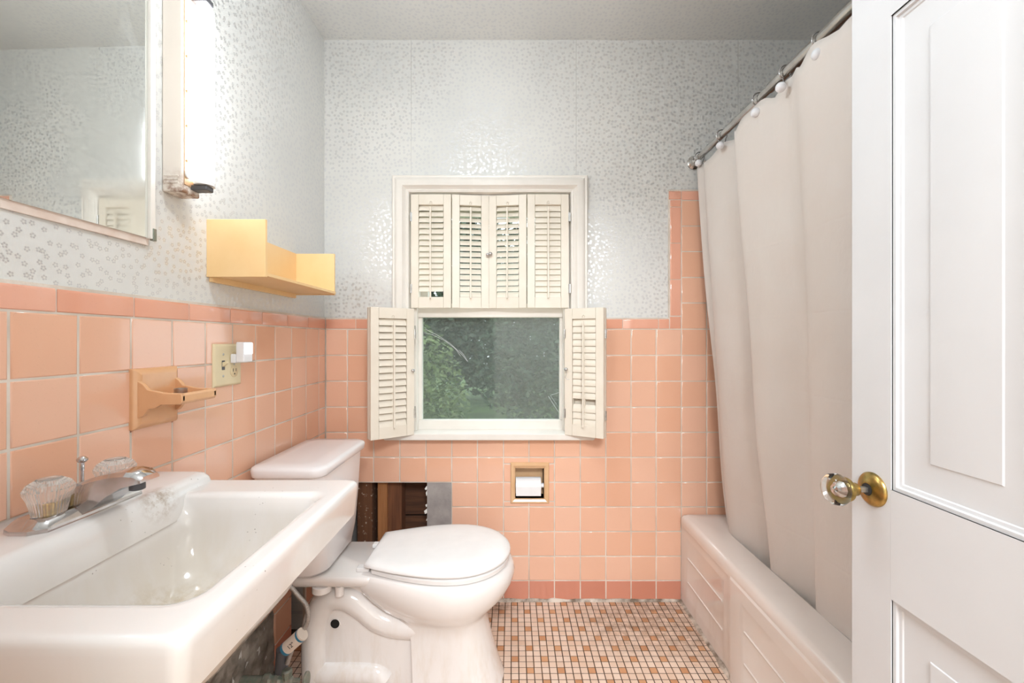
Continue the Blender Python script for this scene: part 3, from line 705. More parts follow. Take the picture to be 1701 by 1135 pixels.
# ------------------------------------------------------------------ switch and outlet plate, night light
sp_ = thing('switch_plate', 'ivory double wall plate with a toggle switch and an outlet', 'wall plate', (TL, 1.20, 1.0))
py0, py1, pz0, pz1 = 1.144, 1.260, .997, 1.115
mb = MB(); rings = []
for ins, x in ((0, TL), (0, TL+.002), (.003, TL+.005), (.006, TL+.006)):
    rings.append([(x, py0+ins, pz0+ins), (x, py1-ins, pz0+ins), (x, py1-ins, pz1-ins), (x, py0+ins, pz1-ins)])
mb.loft(rings); P(mb, 'cover', M['ivory'], sp_)
ys, yo, zc_ = 1.180, 1.226, 1.056
P(MB().box((TL+.005, ys-.006, zc_-.013), (TL+.0064, ys+.006, zc_+.013)), 'switch_slot', M['grey_plastic'], sp_)
P(MB().prism([(TL+.004, zc_-.006), (TL+.018, zc_+.004), (TL+.018, zc_+.011), (TL+.004, zc_+.008)], 'Y', ys-.0045, ys+.0045), 'toggle', M['ivory'], sp_, bevel=.001)
for z in (zc_-.030, zc_+.030): P(MB().lathe([(.0035, 0), (.003, .001), (.0005, .0015)], (TL+.006, ys, z), 'X', 12), 'screw', M['zinc'], sp_, smooth=40)
P(MB().lathe([(.003, 0), (.0025, .001), (.0005, .0014)], (TL+.006, yo, zc_), 'X', 12), 'screw', M['zinc'], sp_, smooth=40)
for z in (zc_-.0195, zc_+.0195):
    of = P(MB().lathe([(.0172, 0), (.0172, .0012), (.0155, .002)], (TL+.0055, yo, z), 'X', 20), 'outlet_face', simple('outlet_tan', srgb(224, 205, 166), .4), sp_, smooth=30)
    for dy in (-.006, .006): SUB(MB().box((TL+.0075, yo+dy-.0011, z-.001), (TL+.0078, yo+dy+.0011, z+.008)), 'slot', M['black'], of, sp_)
    SUB(MB().lathe([(.0024, 0), (.0022, .0003)], (TL+.0075, yo, z-.0075), 'X', 10), 'ground_hole', M['black'], of, sp_)
nl = thing('night_light', 'small white plug-in night light glowing at the top outlet', 'night light', (TL+.0078, yo, zc_+.02))
P(MB().box((TL+.008, yo-.021, zc_+.004), (TL+.024, yo+.021, zc_+.030)), 'plug_body', M['ivory_white'], nl, bevel=.003)
P(MB().box((TL+.0242, yo-.021, zc_+.006), (TL+.047, yo+.021, zc_+.064)), 'head', M['ivory_white'], nl, bevel=.003)
P(MB().box((TL+.0472, yo-.018, zc_+.030), (TL+.0485, yo+.018, zc_+.061)), 'lit_panel', M['glow'], nl)
P(MB().box((TL+.026, yo-.019, zc_+.024), (TL+.045, yo-.0212, zc_+.061)), 'side_panel', M['ivory_white'], nl)

# ------------------------------------------------------------------ sink
sk = thing('sink', 'stained white wall-hung sink with a raised back ledge', 'sink', (-.575, .69, .74))
rings = [rrect(-.56, -.46, .61, .75, .03, .640), rrect(-.60, -.425, .555, .805, .06, .646), rrect(-.64, -.408, .528, .832, .06, .668), rrect(-.65, -.392, .514, .844, .05, .70), rrect(-.665, -.374, .50, .858, .04, .741), rrect(-.80, -.352, .448, .938, .015, .742), rrect(-.803, -.344, .440, .944, .016, .746), rrect(-.804, -.338, .436, .947, .018, .80),
         rrect(-.804, -.338, .436, .947, .018, .8085), rrect(-.803, -.3395, .4375, .9455, .018, .8135), rrect(-.801, -.3432, .4412, .942, .018, .8170), rrect(-.798, -.349, .447, .936, .019, .818), rrect(-.795, -.352, .450, .933, .02, .8181),
         rrect(-.725, -.366, .488, .870, .034, .8181), rrect(-.72, -.370, .492, .866, .034, .818), rrect(-.70, -.377, .499, .859, .034, .8155), rrect(-.685, -.383, .505, .853, .034, .808)]
for k in range(1, 13):
    a_ = R(7.5*k); ins = .088*(1-math.cos(a_))**1.1; dp = .158*math.sin(a_)**.8
    rings.append(rrect(-.653+ins, -.3845-ins, .507+ins, .851-ins, .036+ins*.5, .808-dp))
rings += [rrect(-.53, -.50, .665, .695, .014, .6495)]
P(MB().loft(rings), 'basin', M['sink'], sk, smooth=55)
rings = [rrect(-.805, -.6495, .447, .936, .012, .775), rrect(-.805, -.656, .441, .942, .012, .812), rrect(-.8045, -.662, .4415, .9415, .014, .828), rrect(-.803, -.669, .446, .937, .016, .8365), rrect(-.80, -.679, .453, .93, .016, .839)]
P(MB().loft(rings), 'back_ledge', M['sink'], sk, smooth=55)
rings = [rrect(-.545, -.487, .652, .710, .0285, .6520), rrect(-.543, -.489, .654, .708, .0265, .6545), rrect(-.538, -.494, .659, .703, .0215, .6535)]
P(MB().loft(rings), 'drain', M['zinc'], sk, smooth=40)

# ------------------------------------------------------------------ faucet
ZD = .839
fc = thing('faucet', 'chrome centerset faucet with ribbed clear knobs on the sink ledge', 'faucet', (-.72, .715, ZD))
base = []
for k, (dz, ins) in enumerate(((0, 0), (.006, .0005), (.014, .007), (.018, .012))):
    ring = []
    for (x, y) in ((-.752+ins*.6, .630+ins), (-.735, .622+ins*1.3), (-.708, .622+ins*1.3), (-.690-ins*.9, .634+ins), (-.688-ins, .70), (-.688-ins, .73), (-.690-ins*.9, .796-ins), (-.708, .808-ins*1.3), (-.735, .808-ins*1.3), (-.752+ins*.6, .80-ins)):
        ring.append((x, y, ZD+dz))
    base.append(ring)
P(MB().loft(base), 'base', M['chrome'], fc, smooth=30)
secs = []
for (x, zt_, zb2, hw) in ((-.750, ZD+.020, ZD+.001, .040), (-.738, ZD+.034, ZD+.001, .042), (-.720, ZD+.046, ZD+.001, .038), (-.700, ZD+.056, ZD+.001, .033), (-.680, ZD+.063, ZD+.012, .029), (-.658, ZD+.068, ZD+.032, .026), (-.634, ZD+.070, ZD+.046, .0235), (-.617, ZD+.068, ZD+.050, .022), (-.607, ZD+.061, ZD+.052, .019)):
    c = .004
    secs.append([(x, .715-hw, zb2), (x, .715+hw, zb2), (x, .715+hw, zt_-c*1.4), (x, .715+hw-c*1.5, zt_), (x, .715-hw+c*1.5, zt_), (x, .715-hw, zt_-c*1.4)])
P(MB().loft(secs), 'spout', M['chrome'], fc, smooth=35)
P(MB().lathe([(.010, 0), (.011, -.004), (.011, -.012), (.009, -.013)], (-.628, .715, ZD+.049), n=16), 'aerator', M['grey_plastic'], fc, smooth=40)
for y in (.660, .770):
    z = ZD+.0185
    P(MB().lathe([(.008, z), (.008, z+.018), (.006, z+.02)], (-.716, y, 0), n=14), 'stem', M['brass'], fc, smooth=40)
    kn = P(MB().lathe([(.0195, z+.001), (.021, z+.010), (.0235, z+.022), (.0285, z+.034), (.029, z+.039), (.0245, z+.047), (.015, z+.0535), (.0145, z+.0515), (.002, z+.050)], (-.716, y, 0), n=72, flute=.022), 'knob', M['acrylic'], fc, smooth=25)
    SUB(MB().lathe([(.013, z+.0532), (.0125, z+.0545), (.001, z+.055)], (-.716, y, 0), n=24), 'knob_button', M['acrylic'], kn, fc, smooth=50)
P(MB().lathe([(.0024, ZD+.01), (.0024, .905), (.003, .906), (.003, .918), (.0052, .919), (.0075, .922), (.0075, .925), (.0045, .928), (.001, .929)], (-.7275, .722, 0), n=14), 'lift_rod', M['chrome'], fc, smooth=40)

# ------------------------------------------------------------------ toilet
TC = 1.447
to = thing('toilet', 'white two-piece toilet with closed seat beside the sink', 'toilet', (-.40, TC, 0))
def egg(xb, xf, hw, z, hb=None, xw=None, n=40, cy=TC):
    """half-width hw at xw, tapering to hb at the flat back xb, rounded at the front xf"""
    if xw is None: xw = xb + (xf-xb)*.56
    if hb is None: hb = hw*.62
    pts = []
    m = n//2
    for k in range(m+1):                                # front arc, far to near
        a = PI/2 - PI*k/m
        ca, sa = math.cos(a), math.sin(a)
        pts.append((xw + (xf-xw)*abs(ca)**.92*(1 if ca >= 0 else -1), cy + hw*sa, z))
    nb = 8
    for k in range(1, nb+1):
        f = k/nb; s = math.cos(f*PI/2)
        pts.append((xw + (xb-xw)*f, cy - (hb + (hw-hb)*s), z))
    for k in range(nb, 0, -1):
        f = k/nb; s = math.cos(f*PI/2)
        pts.append((xw + (xb-xw)*f, cy + (hb + (hw-hb)*s), z))
    return pts
XW = -.20
bowl = [egg(-.315, -.028, .118, 0, .10, -.15), egg(-.315, -.040, .113, .03, .10, -.15), egg(-.318, -.062, .105, .10, .095, -.16), egg(-.322, -.080, .104, .17, .092, -.17), egg(-.33, -.086, .108, .215, .09, -.18),
        egg(-.36, -.078, .128, .238, .09, -.19), egg(-.40, -.050, .150, .262, .095, XW), egg(-.44, -.018, .170, .295, .10, XW), egg(-.47, .002, .181, .33, .105, XW), egg(-.48, .008, .184, .355, .108, XW), egg(-.48, .004, .182, .374, .108, XW), egg(-.478, -.004, .176, .384, .106, XW), egg(-.475, -.012, .17, .387, .104, XW)]
P(MB().loft(bowl), 'bowl', M['toilet'], to, smooth=60)
deck = [rrect(-.765, -.44, TC-.10, TC+.10, .03, .345), rrect(-.775, -.43, TC-.118, TC+.118, .035, .358), rrect(-.777, -.42, TC-.125, TC+.125, .04, .374), rrect(-.776, -.42, TC-.123, TC+.123, .04, .383), rrect(-.77, -.42, TC-.117, TC+.117, .035, .3868)]
P(MB().loft(deck), 'deck', M['toilet'], to, smooth=60)
core = [(-.665, 0), (-.668, .20), (-.655, .28), (-.62, .33), (-.55, .352), (-.40, .352), (-.30, .30), (-.28, 0)]
P(MB().prism(core, 'Y', TC-.066, TC+.066), 'trap_core', M['toilet'], to, bevel=.012, seg=3)
for s in (-1, 1):
    yy = TC + s*.052
    P(MB().tube(cat_path([(-.640, yy, .02), (-.642, yy, .12), (-.636, yy, .215), (-.60, yy, .282), (-.545, yy, .292), (-.49, yy, .262), (-.44, yy, .220), (-.38, yy, .198), (-.29, yy, .192)], 6), [.030]*7+[.034]*6+[.040]*6+[.043]*30, 18) if False else
      MB().tube(cat_path([(-.642, yy, .02), (-.644, yy, .12), (-.638, yy, .215), (-.60, yy, .282), (-.545, yy, .290), (-.49, yy, .262), (-.44, yy, .222), (-.38, yy, .200), (-.29, yy, .194)], 6), .042, 18), 'trapway', M['toilet'], to, smooth=60)
    P(MB().tube(cat_path([(-.65, yy, .045), (-.58, yy, .046), (-.50, yy, .046), (-.44, yy, .040), (-.415, yy, .02)], 6), .040, 16), 'foot', M['toilet'], to, smooth=60)
    P(MB().lathe([(.018, 0), (.018, .004), (.015, .0045)], (-.572, TC+s*.0655, .208), '-Y' if s < 0 else 'Y', 18), 'bolt_cover_ring', M['toilet'], to, smooth=50)
    P(MB().lathe([(.0145, 0), (.0145, .0052), (.013, .0056)], (-.572, TC+s*.0655, .210), '-Y' if s < 0 else 'Y', 18), 'bolt_hole_shade', M['dark'], to)  # black disc set proud, painting the shade of a bolt hole
    P(MB().tube([(-.545, TC+s*.10, .352), (-.545, TC+s*.10, .322)], .014, 14), 'tank_bolt_boss', M['toilet'], to, smooth=50)
    P(MB().tube([(-.60, TC+s*.10, .355), (-.60, TC+s*.10, .336)], .03, 16), 'tank_bolt_boss', M['toilet'], to, smooth=50)
tank = [rrect(-.765, -.60, TC-.125, TC+.125, .05, .3878, bow=.012), rrect(-.772, -.588, TC-.142, TC+.142, .055, .405, bow=.014), rrect(-.776, -.582, TC-.16, TC+.16, .045, .46, bow=.014), rrect(-.778, -.577, TC-.174, TC+.174, .038, .58, bow=.014), rrect(-.78, -.573, TC-.184, TC+.184, .034, .716, bow=.014)]
P(MB().loft(tank), 'tank', M['tank'], to, smooth=60)
lid = [rrect(-.783, -.566, TC-.190, TC+.190, .034, .7165, bow=.014), rrect(-.784, -.562, TC-.193, TC+.193, .036, .721, bow=.014), rrect(-.785, -.560, TC-.195, TC+.195, .036, .738, bow=.014), rrect(-.783, -.563, TC-.192, TC+.192, .036, .745, bow=.014), rrect(-.776, -.572, TC-.184, TC+.184, .034, .749, bow=.013), rrect(-.74, -.62, TC-.15, TC+.15, .03, .751, bow=.01)]
P(MB().loft(lid), 'tank_lid', M['tank'], to, smooth=60)
def seat_ring(g, z, xb=-.465): return egg(xb+g, -.006-g, .178-g, z, .112-g, XW)
P(MB().loft([seat_ring(.012, .3885, -.450), seat_ring(.005, .392, -.447), seat_ring(.004, .404, -.447), seat_ring(.010, .4085, -.447)]), 'seat', M['plastic_white'], to, smooth=50)
P(MB().loft([seat_ring(.004, .4125), seat_ring(.0, .415), seat_ring(.0, .421), seat_ring(.004, .426), seat_ring(.014, .431), seat_ring(.03, .4335), seat_ring(.07, .4355)]), 'seat_lid', M['plastic_white'], to, smooth=60)
for y in (TC-.078, TC+.078): P(MB().box((-.497, y-.014, .387), (-.455, y+.014, .401)), 'seat_hinge', M['plastic_white'], to, bevel=.004)

# ------------------------------------------------------------------ supply valve and line
VY, VZ = 1.275, .108
vx = lambda x: PX(x, VY)
va = thing('shutoff_valve', 'corroded shutoff valve with an oval handle low on the left wall', 'valve', (TL, VY, VZ))
P(MB().tube([(XL+.004, VY, VZ), (vx(437), VY, VZ)], .013, 12), 'stub_pipe', M['verdigris'], va, smooth=50)
P(MB().lathe([(.012, 0), (.020, .004), (.021, .022), (.015, .028), (.015, .034), (.019, .037), (.019, .050), (.013, .056), (.012, .085), (.007, .09), (.007, .108)], (vx(437), VY, VZ), 'X', 8), 'valve_body', M['verdigris'], va, smooth=30)
hd = [(vx(509), VY+.024*math.cos(2*PI*k/20)*.8, VZ+.026*math.sin(2*PI*k/20)) for k in range(20)]
P(MB().loft([[(x-.004, y, z) for x, y, z in hd], [(x+.004, y, z) for x, y, z in hd]]), 'handle', M['verdigris'], va, bevel=.002)
sx = vx(477)
P(MB().lathe([(.012, VZ+.006), (.012, VZ+.016), (.015, VZ+.018), (.015, VZ+.030), (.010, VZ+.034)], (sx, VY, 0), n=8), 'outlet_nut', M['verdigris'], va, smooth=30)
sl = thing('supply_hose', 'braided steel supply hose with a paper tag under the tank', 'hose', (sx, VY, VZ+.035))
hp = [(477,1103), (481,1090), (489,1070), (499,1052), (509,1038), (512,1022), (508,1005), (497,992), (487,980), (474,965), (462,950)]
path = cat_path([(PX(a, VY+.002*i), VY+.002*i, PZ(b, VY+.002*i)) for i, (a, b) in enumerate(hp)], 6)
P(MB().tube(path, .0068, 12), 'hose', simple('braided_steel', (.5, .48, .46, 1), .4, .8, var=(.36, .34, .32, 1), vscale=220, bump=.6, bscale=400), sl, smooth=60)
q0, q1 = Vector((PX(474, 1.265), 1.265, PZ(1079, 1.265))), Vector((PX(503, 1.265), 1.265, PZ(1053, 1.265)))
q1 = q0 + (q1-q0)
P(MB().tube([q0 + (q1-q0)*f for f in (0, .12)], .019, 18), 'tag_band', simple('blue_print', srgb(58, 128, 160), .5), sl, smooth=50)
P(MB().tube([q0 + (q1-q0)*f for f in (.12, 1.0)], .0188, 18), 'tag', simple('tag_paper', srgb(232, 218, 204), .6), sl, smooth=50)
P(MB().tube([q0 + (q1-q0)*f for f in (.84, .93)], .019, 18), 'tag_band', simple('blue_print_top', srgb(58, 128, 160), .5), sl, smooth=50)
fcu = bpy.data.curves.new('tag_number', 'FONT'); fcu.body = '12"'; fcu.size = .017; fcu.align_x = 'CENTER'; fcu.align_y = 'CENTER'; fcu.extrude = .0002
fo = bpy.data.objects.new('tag_number', fcu); C.objects.link(fo); fcu.materials.append(M['black'])
mid = q0 + (q1-q0)*.5; d = (q1-q0).normalized(); nrm = Vector((0, -1, 0)); nrm = (nrm - d*nrm.dot(d)).normalized()
xax = d.cross(nrm).normalized()
# lettering runs along the hose
mat = Matrix((-(-d), nrm.cross(d), nrm)).transposed().to_4x4()
fo.matrix_world = Matrix.Translation(mid + nrm*.0191) @ mat @ Matrix.Rotation(R(0), 4, 'Z')
bpy.context.view_layer.update(); tme = bpy.data.meshes.new_from_object(fo); mw = fo.matrix_world.copy(); bpy.data.objects.remove(fo)
fo = bpy.data.objects.new('tag_number', tme); C.objects.link(fo); fo.parent = sl; fo.matrix_local = Matrix.Translation(-Vector(ORG[sl.name])) @ mw
P(MB().tube([(PX(466, 1.29), 1.29, .095), (PX(470, 1.29), 1.29, PZ(1078, 1.29))], .0185, 14), 'sleeve', M['grey_plastic'], sl, smooth=50)

# ------------------------------------------------------------------ toilet paper holder
th = thing('paper_holder', 'recessed tan ceramic toilet paper holder in the back wall', 'paper holder', (bx(880), TB, bz(836)))
mb = MB(); rings = []
ox0, ox1, oz0, oz1 = bx(848), bx(912), bz(836), bz(768); ix0, ix1, iz0, iz1 = bx(856), bx(903.5), bz(828), bz(778)
for f, y in ((0, TB+.002), (0, TB-.004), (.15, TB-.009), (.45, TB-.010), (.85, TB-.006), (1, TB-.002), (1, TB+.055)):
    a, b, c, d2 = ox0+(ix0-ox0)*f, ox1+(ix1-ox1)*f, oz0+(iz0-oz0)*f, oz1+(iz1-oz1)*f
    rings.append([(a, y, c), (b, y, c), (b, y, d2), (a, y, d2)])
mb.loft(rings, False, True); P(mb, 'frame', M['tp_ceramic'], th, smooth=25)
rc = (bx(878), TB+.012, bz(808)); rr = .0355
P(MB().tube([(ix0+.0005, rc[1], rc[2]), (ix1-.0005, rc[1], rc[2])], .010, 16), 'spindle', M['ivory_white'], th, smooth=50)
tp = thing('toilet_roll', 'thin white toilet paper roll in the wall holder', 'toilet paper', (rc[0], rc[1], rc[2]-rr))
n = 32; rings = []
for x, r0 in ((ix0+.002, .0175), (ix0+.002, rr-.001), (ix0+.003, rr), (bx(898), rr), (bx(898)+.001, rr-.001), (bx(898)+.001, .0175), (ix0+.002, .0175)):
    rings.append([(x, rc[1]+r0*math.cos(2*PI*k/n), rc[2]+r0*math.sin(2*PI*k/n)) for k in range(n)])
P(MB().loft(rings, False, False), 'roll', M['paper_roll'], tp, smooth=40)
P(MB().box((ix0+.003, rc[1]-rr-.0006, rc[2]-rr+.002), (bx(898), rc[1]-rr+.0006, rc[2]+.004)), 'loose_sheet', M['paper_roll'], tp)

# ------------------------------------------------------------------ bathtub
tb = thing('bathtub', 'white enamel bathtub with a panelled apron on the right', 'bathtub', (1.09, 1.06, 0))
X0t, X1t, Y0t, Y1t, ZR = .722, 1.470, .295, 1.8385, .379
rings = [rrect(X0t+.001, X1t, Y0t, Y1t, .012, .335), rrect(X0t, X1t, Y0t, Y1t, .014, .35), rrect(X0t+.002, X1t, Y0t, Y1t, .014, .366), rrect(X0t+.009, X1t-.006, Y0t+.006, Y1t-.006, .014, .3755), rrect(X0t+.02, X1t-.012, Y0t+.012, Y1t-.012, .018, ZR),
         rrect(.836, 1.415, .40, 1.768, .13, ZR), rrect(.844, 1.408, .408, 1.760, .13, .376), rrect(.852, 1.40, .416, 1.752, .13, .366), rrect(.875, 1.385, .45, 1.70, .12, .2), rrect(.90, 1.36, .50, 1.62, .11, .09), rrect(.94, 1.32, .56, 1.55, .09, .07)]
P(MB().loft(rings, False, True), 'basin', M['tub'], tb, smooth=50)
ap = MB(); YM = 1.42
def panel(yA, yB, x, mx_, mz0, mz1, dep):
    """apron rectangle between yA<yB with one bevelled recessed field"""
    za, zb3 = 0.0, .338
    r0 = [(x, yA, za), (x, yB, za), (x, yB, zb3), (x, yA, zb3)]
    r1 = [(x, yA+mx_, mz0), (x, yB-mx_, mz0), (x, yB-mx_, mz1), (x, yA+mx_, mz1)]
    g = .012; r2 = [(x+dep, yA+mx_+g, mz0+g), (x+dep, yB-mx_-g, mz0+g), (x+dep, yB-mx_-g, mz1-g), (x+dep, yA+mx_+g, mz1-g)]
    g2 = .10; r3 = [(x+dep, yA+mx_+g, .165), (x+dep, yB-mx_-g, .165)]
    ap.loft([r0, r1, r2], False, True)
panel(Y0t, YM-.012, X0t-.004, .06, .045, .300, .006)
panel(YM+.004, Y1t, X0t+.006, .045, .045, .300, .005)
ap.add([(X0t-.004, YM-.012, 0), (X0t+.006, YM+.004, 0), (X0t+.006, YM+.004, .338), (X0t-.004, YM-.012, .338)], [(0,1,2,3)])
ap.add([(X0t-.004, Y0t, .338), (X0t-.004, YM-.012, .338), (X0t+.0005, YM-.006, .345), (X0t+.0005, Y0t, .345)], [(0,1,2,3)])
o = P(ap, 'apron', M['tub'], tb, weld=True, smooth=28)
for z in (.115, .215):
    P(MB().tube([(X0t+.0105, YM+.07, z), (X0t+.0105, Y1t-.06, z)], .0035, 8), 'apron_rib', M['tub'], tb, smooth=60)
    P(MB().tube([(X0t+.0015, Y0t+.08, z), (X0t+.0015, YM-.09, z)], .0035, 8), 'apron_rib', M['tub'], tb, smooth=60)

# ------------------------------------------------------------------ shower rod, curtain, rings
RX, RZ = .785, 1.893
rd = thing('shower_rod', 'brushed steel shower curtain rod under the ceiling', 'curtain rod', (RX, 1.07, RZ))
P(MB().tube([(RX, .292, RZ), (RX, 1.30, RZ)], .0152, 18), 'rod', M['steel'], rd, smooth=60)
P(MB().tube([(RX, 1.28, RZ), (RX, 1.845, RZ)], .0122, 18), 'rod', M['steel'], rd, smooth=60)
P(MB().lathe([(.029, 0), (.029, .006), (.022, .012), (.017, .022), (.0155, .03)], (RX, YB, RZ), '-Y', 24), 'flange', M['steel'], rd, smooth=40)
P(MB().lathe([(.029, 0), (.029, .006), (.022, .012), (.017, .022), (.0155, .03)], (RX, .29, RZ), 'Y', 24), 'flange', M['steel'], rd, smooth=40)
ring_y = [1.789, 1.60, 1.36, 1.223, 1.09, .95, .80, .66, .52]
ball_px = [(1166, 271, 1.765), (1203, 242, 1.56), (1263, 187, 1.315), (1306, 145, 1.178), (1368, 90, 1.045)]
words = ['beside the back wall', 'second from the back wall', 'third from the back wall', 'fourth from the back wall', 'fifth from the back wall, nearest the door edge', 'sixth from the back wall behind the door', 'seventh from the back wall behind the door', 'eighth from the back wall behind the door', 'ninth from the back wall behind the door']
for i, y in enumerate(ring_y):
    if i < 5: bxx = PX(ball_px[i][0], ball_px[i][2]); by = ball_px[i][2]; bz_ = PZ(ball_px[i][1], by); bxx -= .015
    else: bxx, by, bz_ = .752, y-.04, 1.832
    rg = thing('curtain_ring', 'wire curtain ring with a white ball, ' + words[i], 'curtain ring', (RX, y, RZ+.016), 'curtain rings on the shower rod')
    pts = []
    for k in range(13):
        a = R(-60 + 300*k/12); pts.append((RX + .0200*math.cos(a), y - .0018*math.sin(a), RZ + .0200*math.sin(a)))
    pts += [(RX-.019, (y*2+by)/3, RZ-.026), (bxx+.010, by, bz_+.004)]
    pts = [(RX+.004, y, RZ-.032), (RX+.013, y, RZ-.024)] + pts[1:]
    P(MB().tube(cat_path(pts, 3), .0021, 8), 'wire', M['chrome'], rg, smooth=60)
    sph = [(.0135*math.sin(PI*k/10)+1e-4, -.0135*math.cos(PI*k/10)) for k in range(11)]
    P(MB().lathe(sph, (bxx, by, bz_), n=18), 'ball', M['ivory_white'], rg, smooth=80)

# plan curves of the curtain (x, y) from the far edge to the near edge: top and bottom
top = [(.792, 1.800), (.776, 1.790), (.785, 1.765), (.800, 1.745), (.782, 1.722), (.765, 1.695), (.764, 1.66), (.775, 1.60), (.790, 1.54), (.812, 1.49), (.820, 1.465), (.800, 1.445), (.768, 1.438), (.752, 1.428), (.750, 1.40), (.756, 1.34), (.766, 1.27), (.772, 1.21), (.768, 1.16), (.756, 1.11), (.752, 1.05), (.758, .98), (.775, .90), (.79, .82), (.77, .75), (.76, .68), (.78, .60), (.79, .52), (.775, .46)]
bot = [(.905, 1.735), (.885, 1.725), (.890, 1.71), (.90, 1.70), (.885, 1.69), (.868, 1.675), (.864, 1.63), (.872, 1.57), (.885, 1.51), (.905, 1.455), (.912, 1.42), (.895, 1.402), (.872, 1.398), (.860, 1.392), (.860, 1.37), (.868, 1.33), (.880, 1.28), (.892, 1.235), (.888, 1.21), (.868, 1.200), (.858, 1.18), (.860, 1.11), (.872, 1.02), (.89, .93), (.88, .86), (.868, .78), (.88, .70), (.89, .62), (.875, .56)]
top = [(.778+(a-.778)*1.35, b) for a, b in top]; bot = [(max(.858, .878+(a-.878)*1.4), b) for a, b in bot]
tp_ = cat_path([(a, b, 0) for a, b in top], 5); bp_ = cat_path([(a, b, 0) for a, b in bot], 5)
ns, nz_ = len(tp_), 60; mb = MB()
tops = []
yr = [p_[2] for p_ in ball_px] + [y-.04 for y in ring_y[5:]]
for i in range(ns):
    y = tp_[i].y
    d = min(abs(y-q) for q in yr)
    tops.append(1.853 - min(.030, .9*d*d*4) + .004*math.sin(i*.9))
for i in range(ns):
    for j in range(nz_+1):
        f = j/nz_; e = f**1.15
        x = tp_[i].x*(1-e)+bp_[i].x*e; y = tp_[i].y*(1-e)+bp_[i].y*e
        z = tops[i]*(1-f)+.20*f
        x += .004*math.sin(y*23+z*5)*math.sin(f*PI) + .003*math.sin(z*9+y*7)*f
        mb.v.append((x, y, z))
for i in range(ns-1):
    for j in range(nz_): a = i*(nz_+1)+j; mb.f.append((a, a+nz_+1, a+nz_+2, a+1))
sc = mb.build('shower_curtain', M['curtain'], org=(.83, 1.1, .20), smooth=80)
md = sc.modifiers.new('thick', 'SOLIDIFY'); md.thickness = .0012; md.offset = 0
tag(sc, 'off-white fabric shower curtain tucked inside the bathtub', 'shower curtain')

# ------------------------------------------------------------------ door
XD, YE, YH, DT = .620, .780, .020, .036
dr = thing('door_1', 'open white panelled door with a glass knob in the right foreground', None, (XD+DT/2, YH, 0), kind='structure')
def dz(y, Y): return PZ(y, Y)
YP1 = XD*F/(1480-CX); YP0 = .486
z_ub, z_lt = PZ(814, YP1), PZ(996, YP1); z_ut = PZ(26, YP1)
ZT = 2.03
sty = [(YE-(YE-YP1), YE)]
m0, m1 = YP0-.095, YP0
pl0 = m0-(YP1-YP0)
cols = [(pl0, m0), (m1, YP1)]
rows = [(.22, z_lt), (z_ub, z_ut)]
P(MB().box((XD, YP1, .008), (XD+DT, YE, ZT)), 'stile', M['door_paint'], dr, bevel=.0015)
P(MB().box((XD, YH, .008), (XD+DT, pl0, ZT)), 'stile', M['door_paint'], dr, bevel=.0015)
for a, b in ((.008, .22), (z_lt, z_ub), (z_ut, ZT)): P(MB().box((XD, pl0-.0005, a), (XD+DT, YP1+.0005, b)), 'rail', M['door_paint'], dr)
for z0, z1 in rows: P(MB().box((XD, m0, z0), (XD+DT, m1, z1)), 'mullion', M['door_paint'], dr)
for (ya, yb) in cols:
    for (za, zb4) in rows:
        mb = MB()
        for sgn, xf in ((1, XD), (-1, XD+DT)):
            rings = []
            for ins, dx in ((0, 0), (.0, .003), (.006, .003), (.007, .007), (.012, .0075), (.0135, .0095), (.020, .0098), (.058, .0078), (.0595, .0062), (.062, .006)):
                x = xf + sgn*dx
                rings.append([(x, ya+ins, za+ins), (x, yb-ins, za+ins), (x, yb-ins, zb4-ins), (x, ya+ins, zb4-ins)])
            mb.loft(rings, False, True)
        P(mb, 'panel', M['door_paint'], dr, smooth=12)
YK = XD*F/(1450-CX); ZK = PZ(813, YK)
kn = P(MB().lathe([(.0290, 0), (.0290, .002), (.0265, .005), (.0215, .0075), (.0160, .0085), (.0135, .0105), (.0105, .0105), (.0105, .006)], (XD, YK, ZK), '-X', 32), 'rose', M['brass'], dr, smooth=40)
P(MB().lathe([(.0100, .002), (.0100, .0115)], (XD, YK, ZK), '-X', 20), 'rose_hole', M['black'], dr)
P(MB().box((XD-.034, YK-.004, ZK-.004), (XD-.010, YK+.004, ZK+.004)), 'spindle', M['zinc'], dr)
P(MB().lathe([(.0100, .028), (.0112, .030), (.0112, .038), (.0095, .040), (.0120, .0425), (.0195, .0435), (.0205, .0465), (.0195, .050), (.015, .051)], (XD, YK, ZK), '-X', 28), 'knob_shank', M['brass'], dr, smooth=40)
kb = P(MB().lathe([(.010, .0505), (.0195, .0508), (.0255, .056), (.0275, .063), (.0262, .070), (.0215, .0755), (.013, .079), (.004, .0795)], (XD, YK, ZK), '-X', 12), 'knob', M['crystal'], dr, smooth=30)
SUB(MB().lathe([(.008, .0512), (.009, .056), (.004, .060), (.0005, .061)], (XD, YK, ZK), '-X', 10), 'knob_star', M['chrome'], kb, dr)

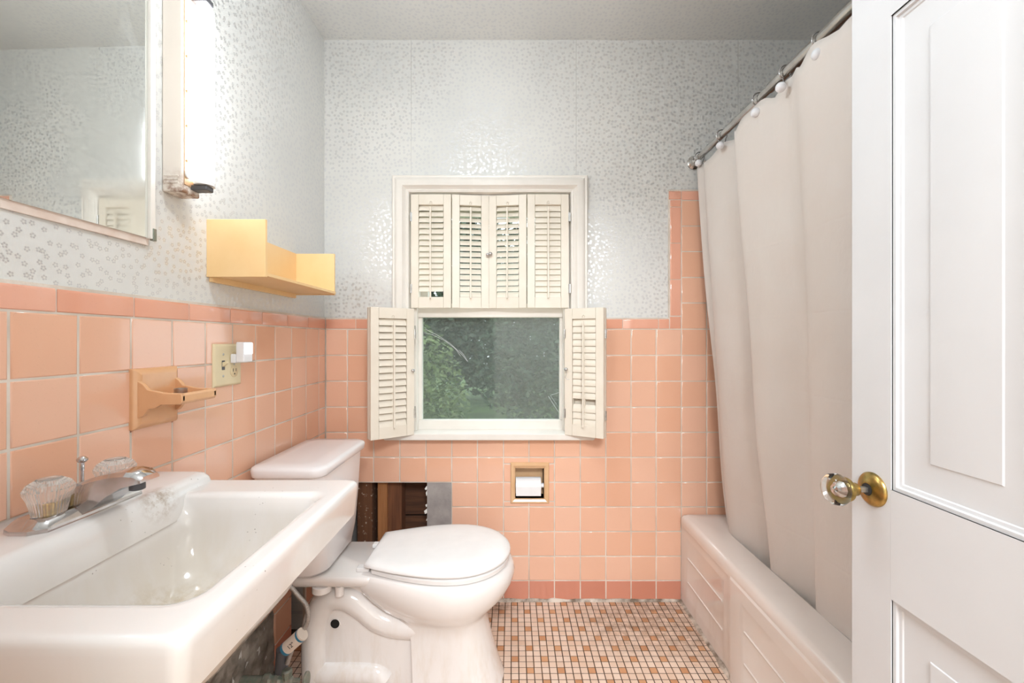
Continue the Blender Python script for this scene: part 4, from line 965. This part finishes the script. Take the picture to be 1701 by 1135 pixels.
# ------------------------------------------------------------------ garden beyond the window
gd = MB().box((-14, 2.2, -.75), (14, 30, -.6)).build('ground', M['lawn']); tag(gd, 'grassy garden ground outside the window', kind='structure')
def tree(name, label, cat, loc, blobs, leaf, trunk_h, trunk_r, nleaf, size):
    t = thing(name, label, cat, loc, 'greenery outside the window')
    x0, y0, z0 = loc
    P(MB().tube(cat_path([(x0, y0, z0), (x0+.05, y0, z0+trunk_h*.4), (x0-.06, y0+.05, z0+trunk_h*.75), (x0, y0, z0+trunk_h)], 4), [trunk_r*(1-.05*k) for k in range(13)], 10), 'trunk', M['bark'], t, smooth=60)
    mb = MB(); tot = sum(b[3]*b[5] for b in blobs)
    for (cx, cy, cz, rx, ry, rz) in blobs:
        for _ in range(int(nleaf*rx*rz/tot)):
            v = Vector((random.gauss(0,1), random.gauss(0,1), random.gauss(0,1))).normalized()*random.uniform(.55, 1.05)
            c = Vector((x0+cx+v.x*rx, y0+cy+v.y*ry, z0+cz+v.z*rz))
            a = Vector((random.gauss(0,1), random.gauss(0,1), random.gauss(0,.6))).normalized(); b = a.cross(Vector((random.gauss(0,1), random.gauss(0,1), random.gauss(0,1)))).normalized()
            s = size*random.uniform(.6, 1.4)
            mb.add([c-a*s, c-b*s*.45, c+a*s, c+b*s*.45], [(0,1,2,3)])
    P(mb, 'foliage', leaf, t)
tree('garden_bush', 'yellow-green bush low outside the left half of the window', 'bush', (-1.35, 4.6, -.6), [(0, 0, 1.0, .85, .7, 1.0), (-.5, .1, 1.3, .7, .6, .8)], M['leaf1'], 1.2, .06, 18000, .032)
tree('garden_tree', 'dark leafy tree outside the right half of the window', 'tree', (1.3, 7.2, -.6), [(0, 0, 2.3, 1.7, 1.2, 1.7), (.4, 0, 4.0, 1.3, 1.1, 1.3), (-.9, 0, 1.3, 1.0, .9, 1.0)], M['leaf2'], 3.6, .14, 22000, .055)
tree('garden_tree', 'tall grey-green tree outside behind the bush', 'tree', (-1.9, 9.0, -.6), [(0, 0, 3.0, 2.0, 1.4, 2.0), (.3, 0, 5.2, 1.5, 1.2, 1.4), (1.2, 0, 1.7, 1.2, 1, 1.1)], M['leaf3'], 4.8, .16, 20000, .065)
tree('garden_tree', 'farthest broad dark tree closing the view outside', 'tree', (.2, 12.5, -.6), [(0, 0, 2.6, 3.6, 1.4, 2.6), (-2.8, 0, 3.0, 2.4, 1.4, 2.6), (3.2, 0, 3.0, 2.6, 1.4, 2.8)], M['leaf3'], 5.0, .22, 14000, .12)
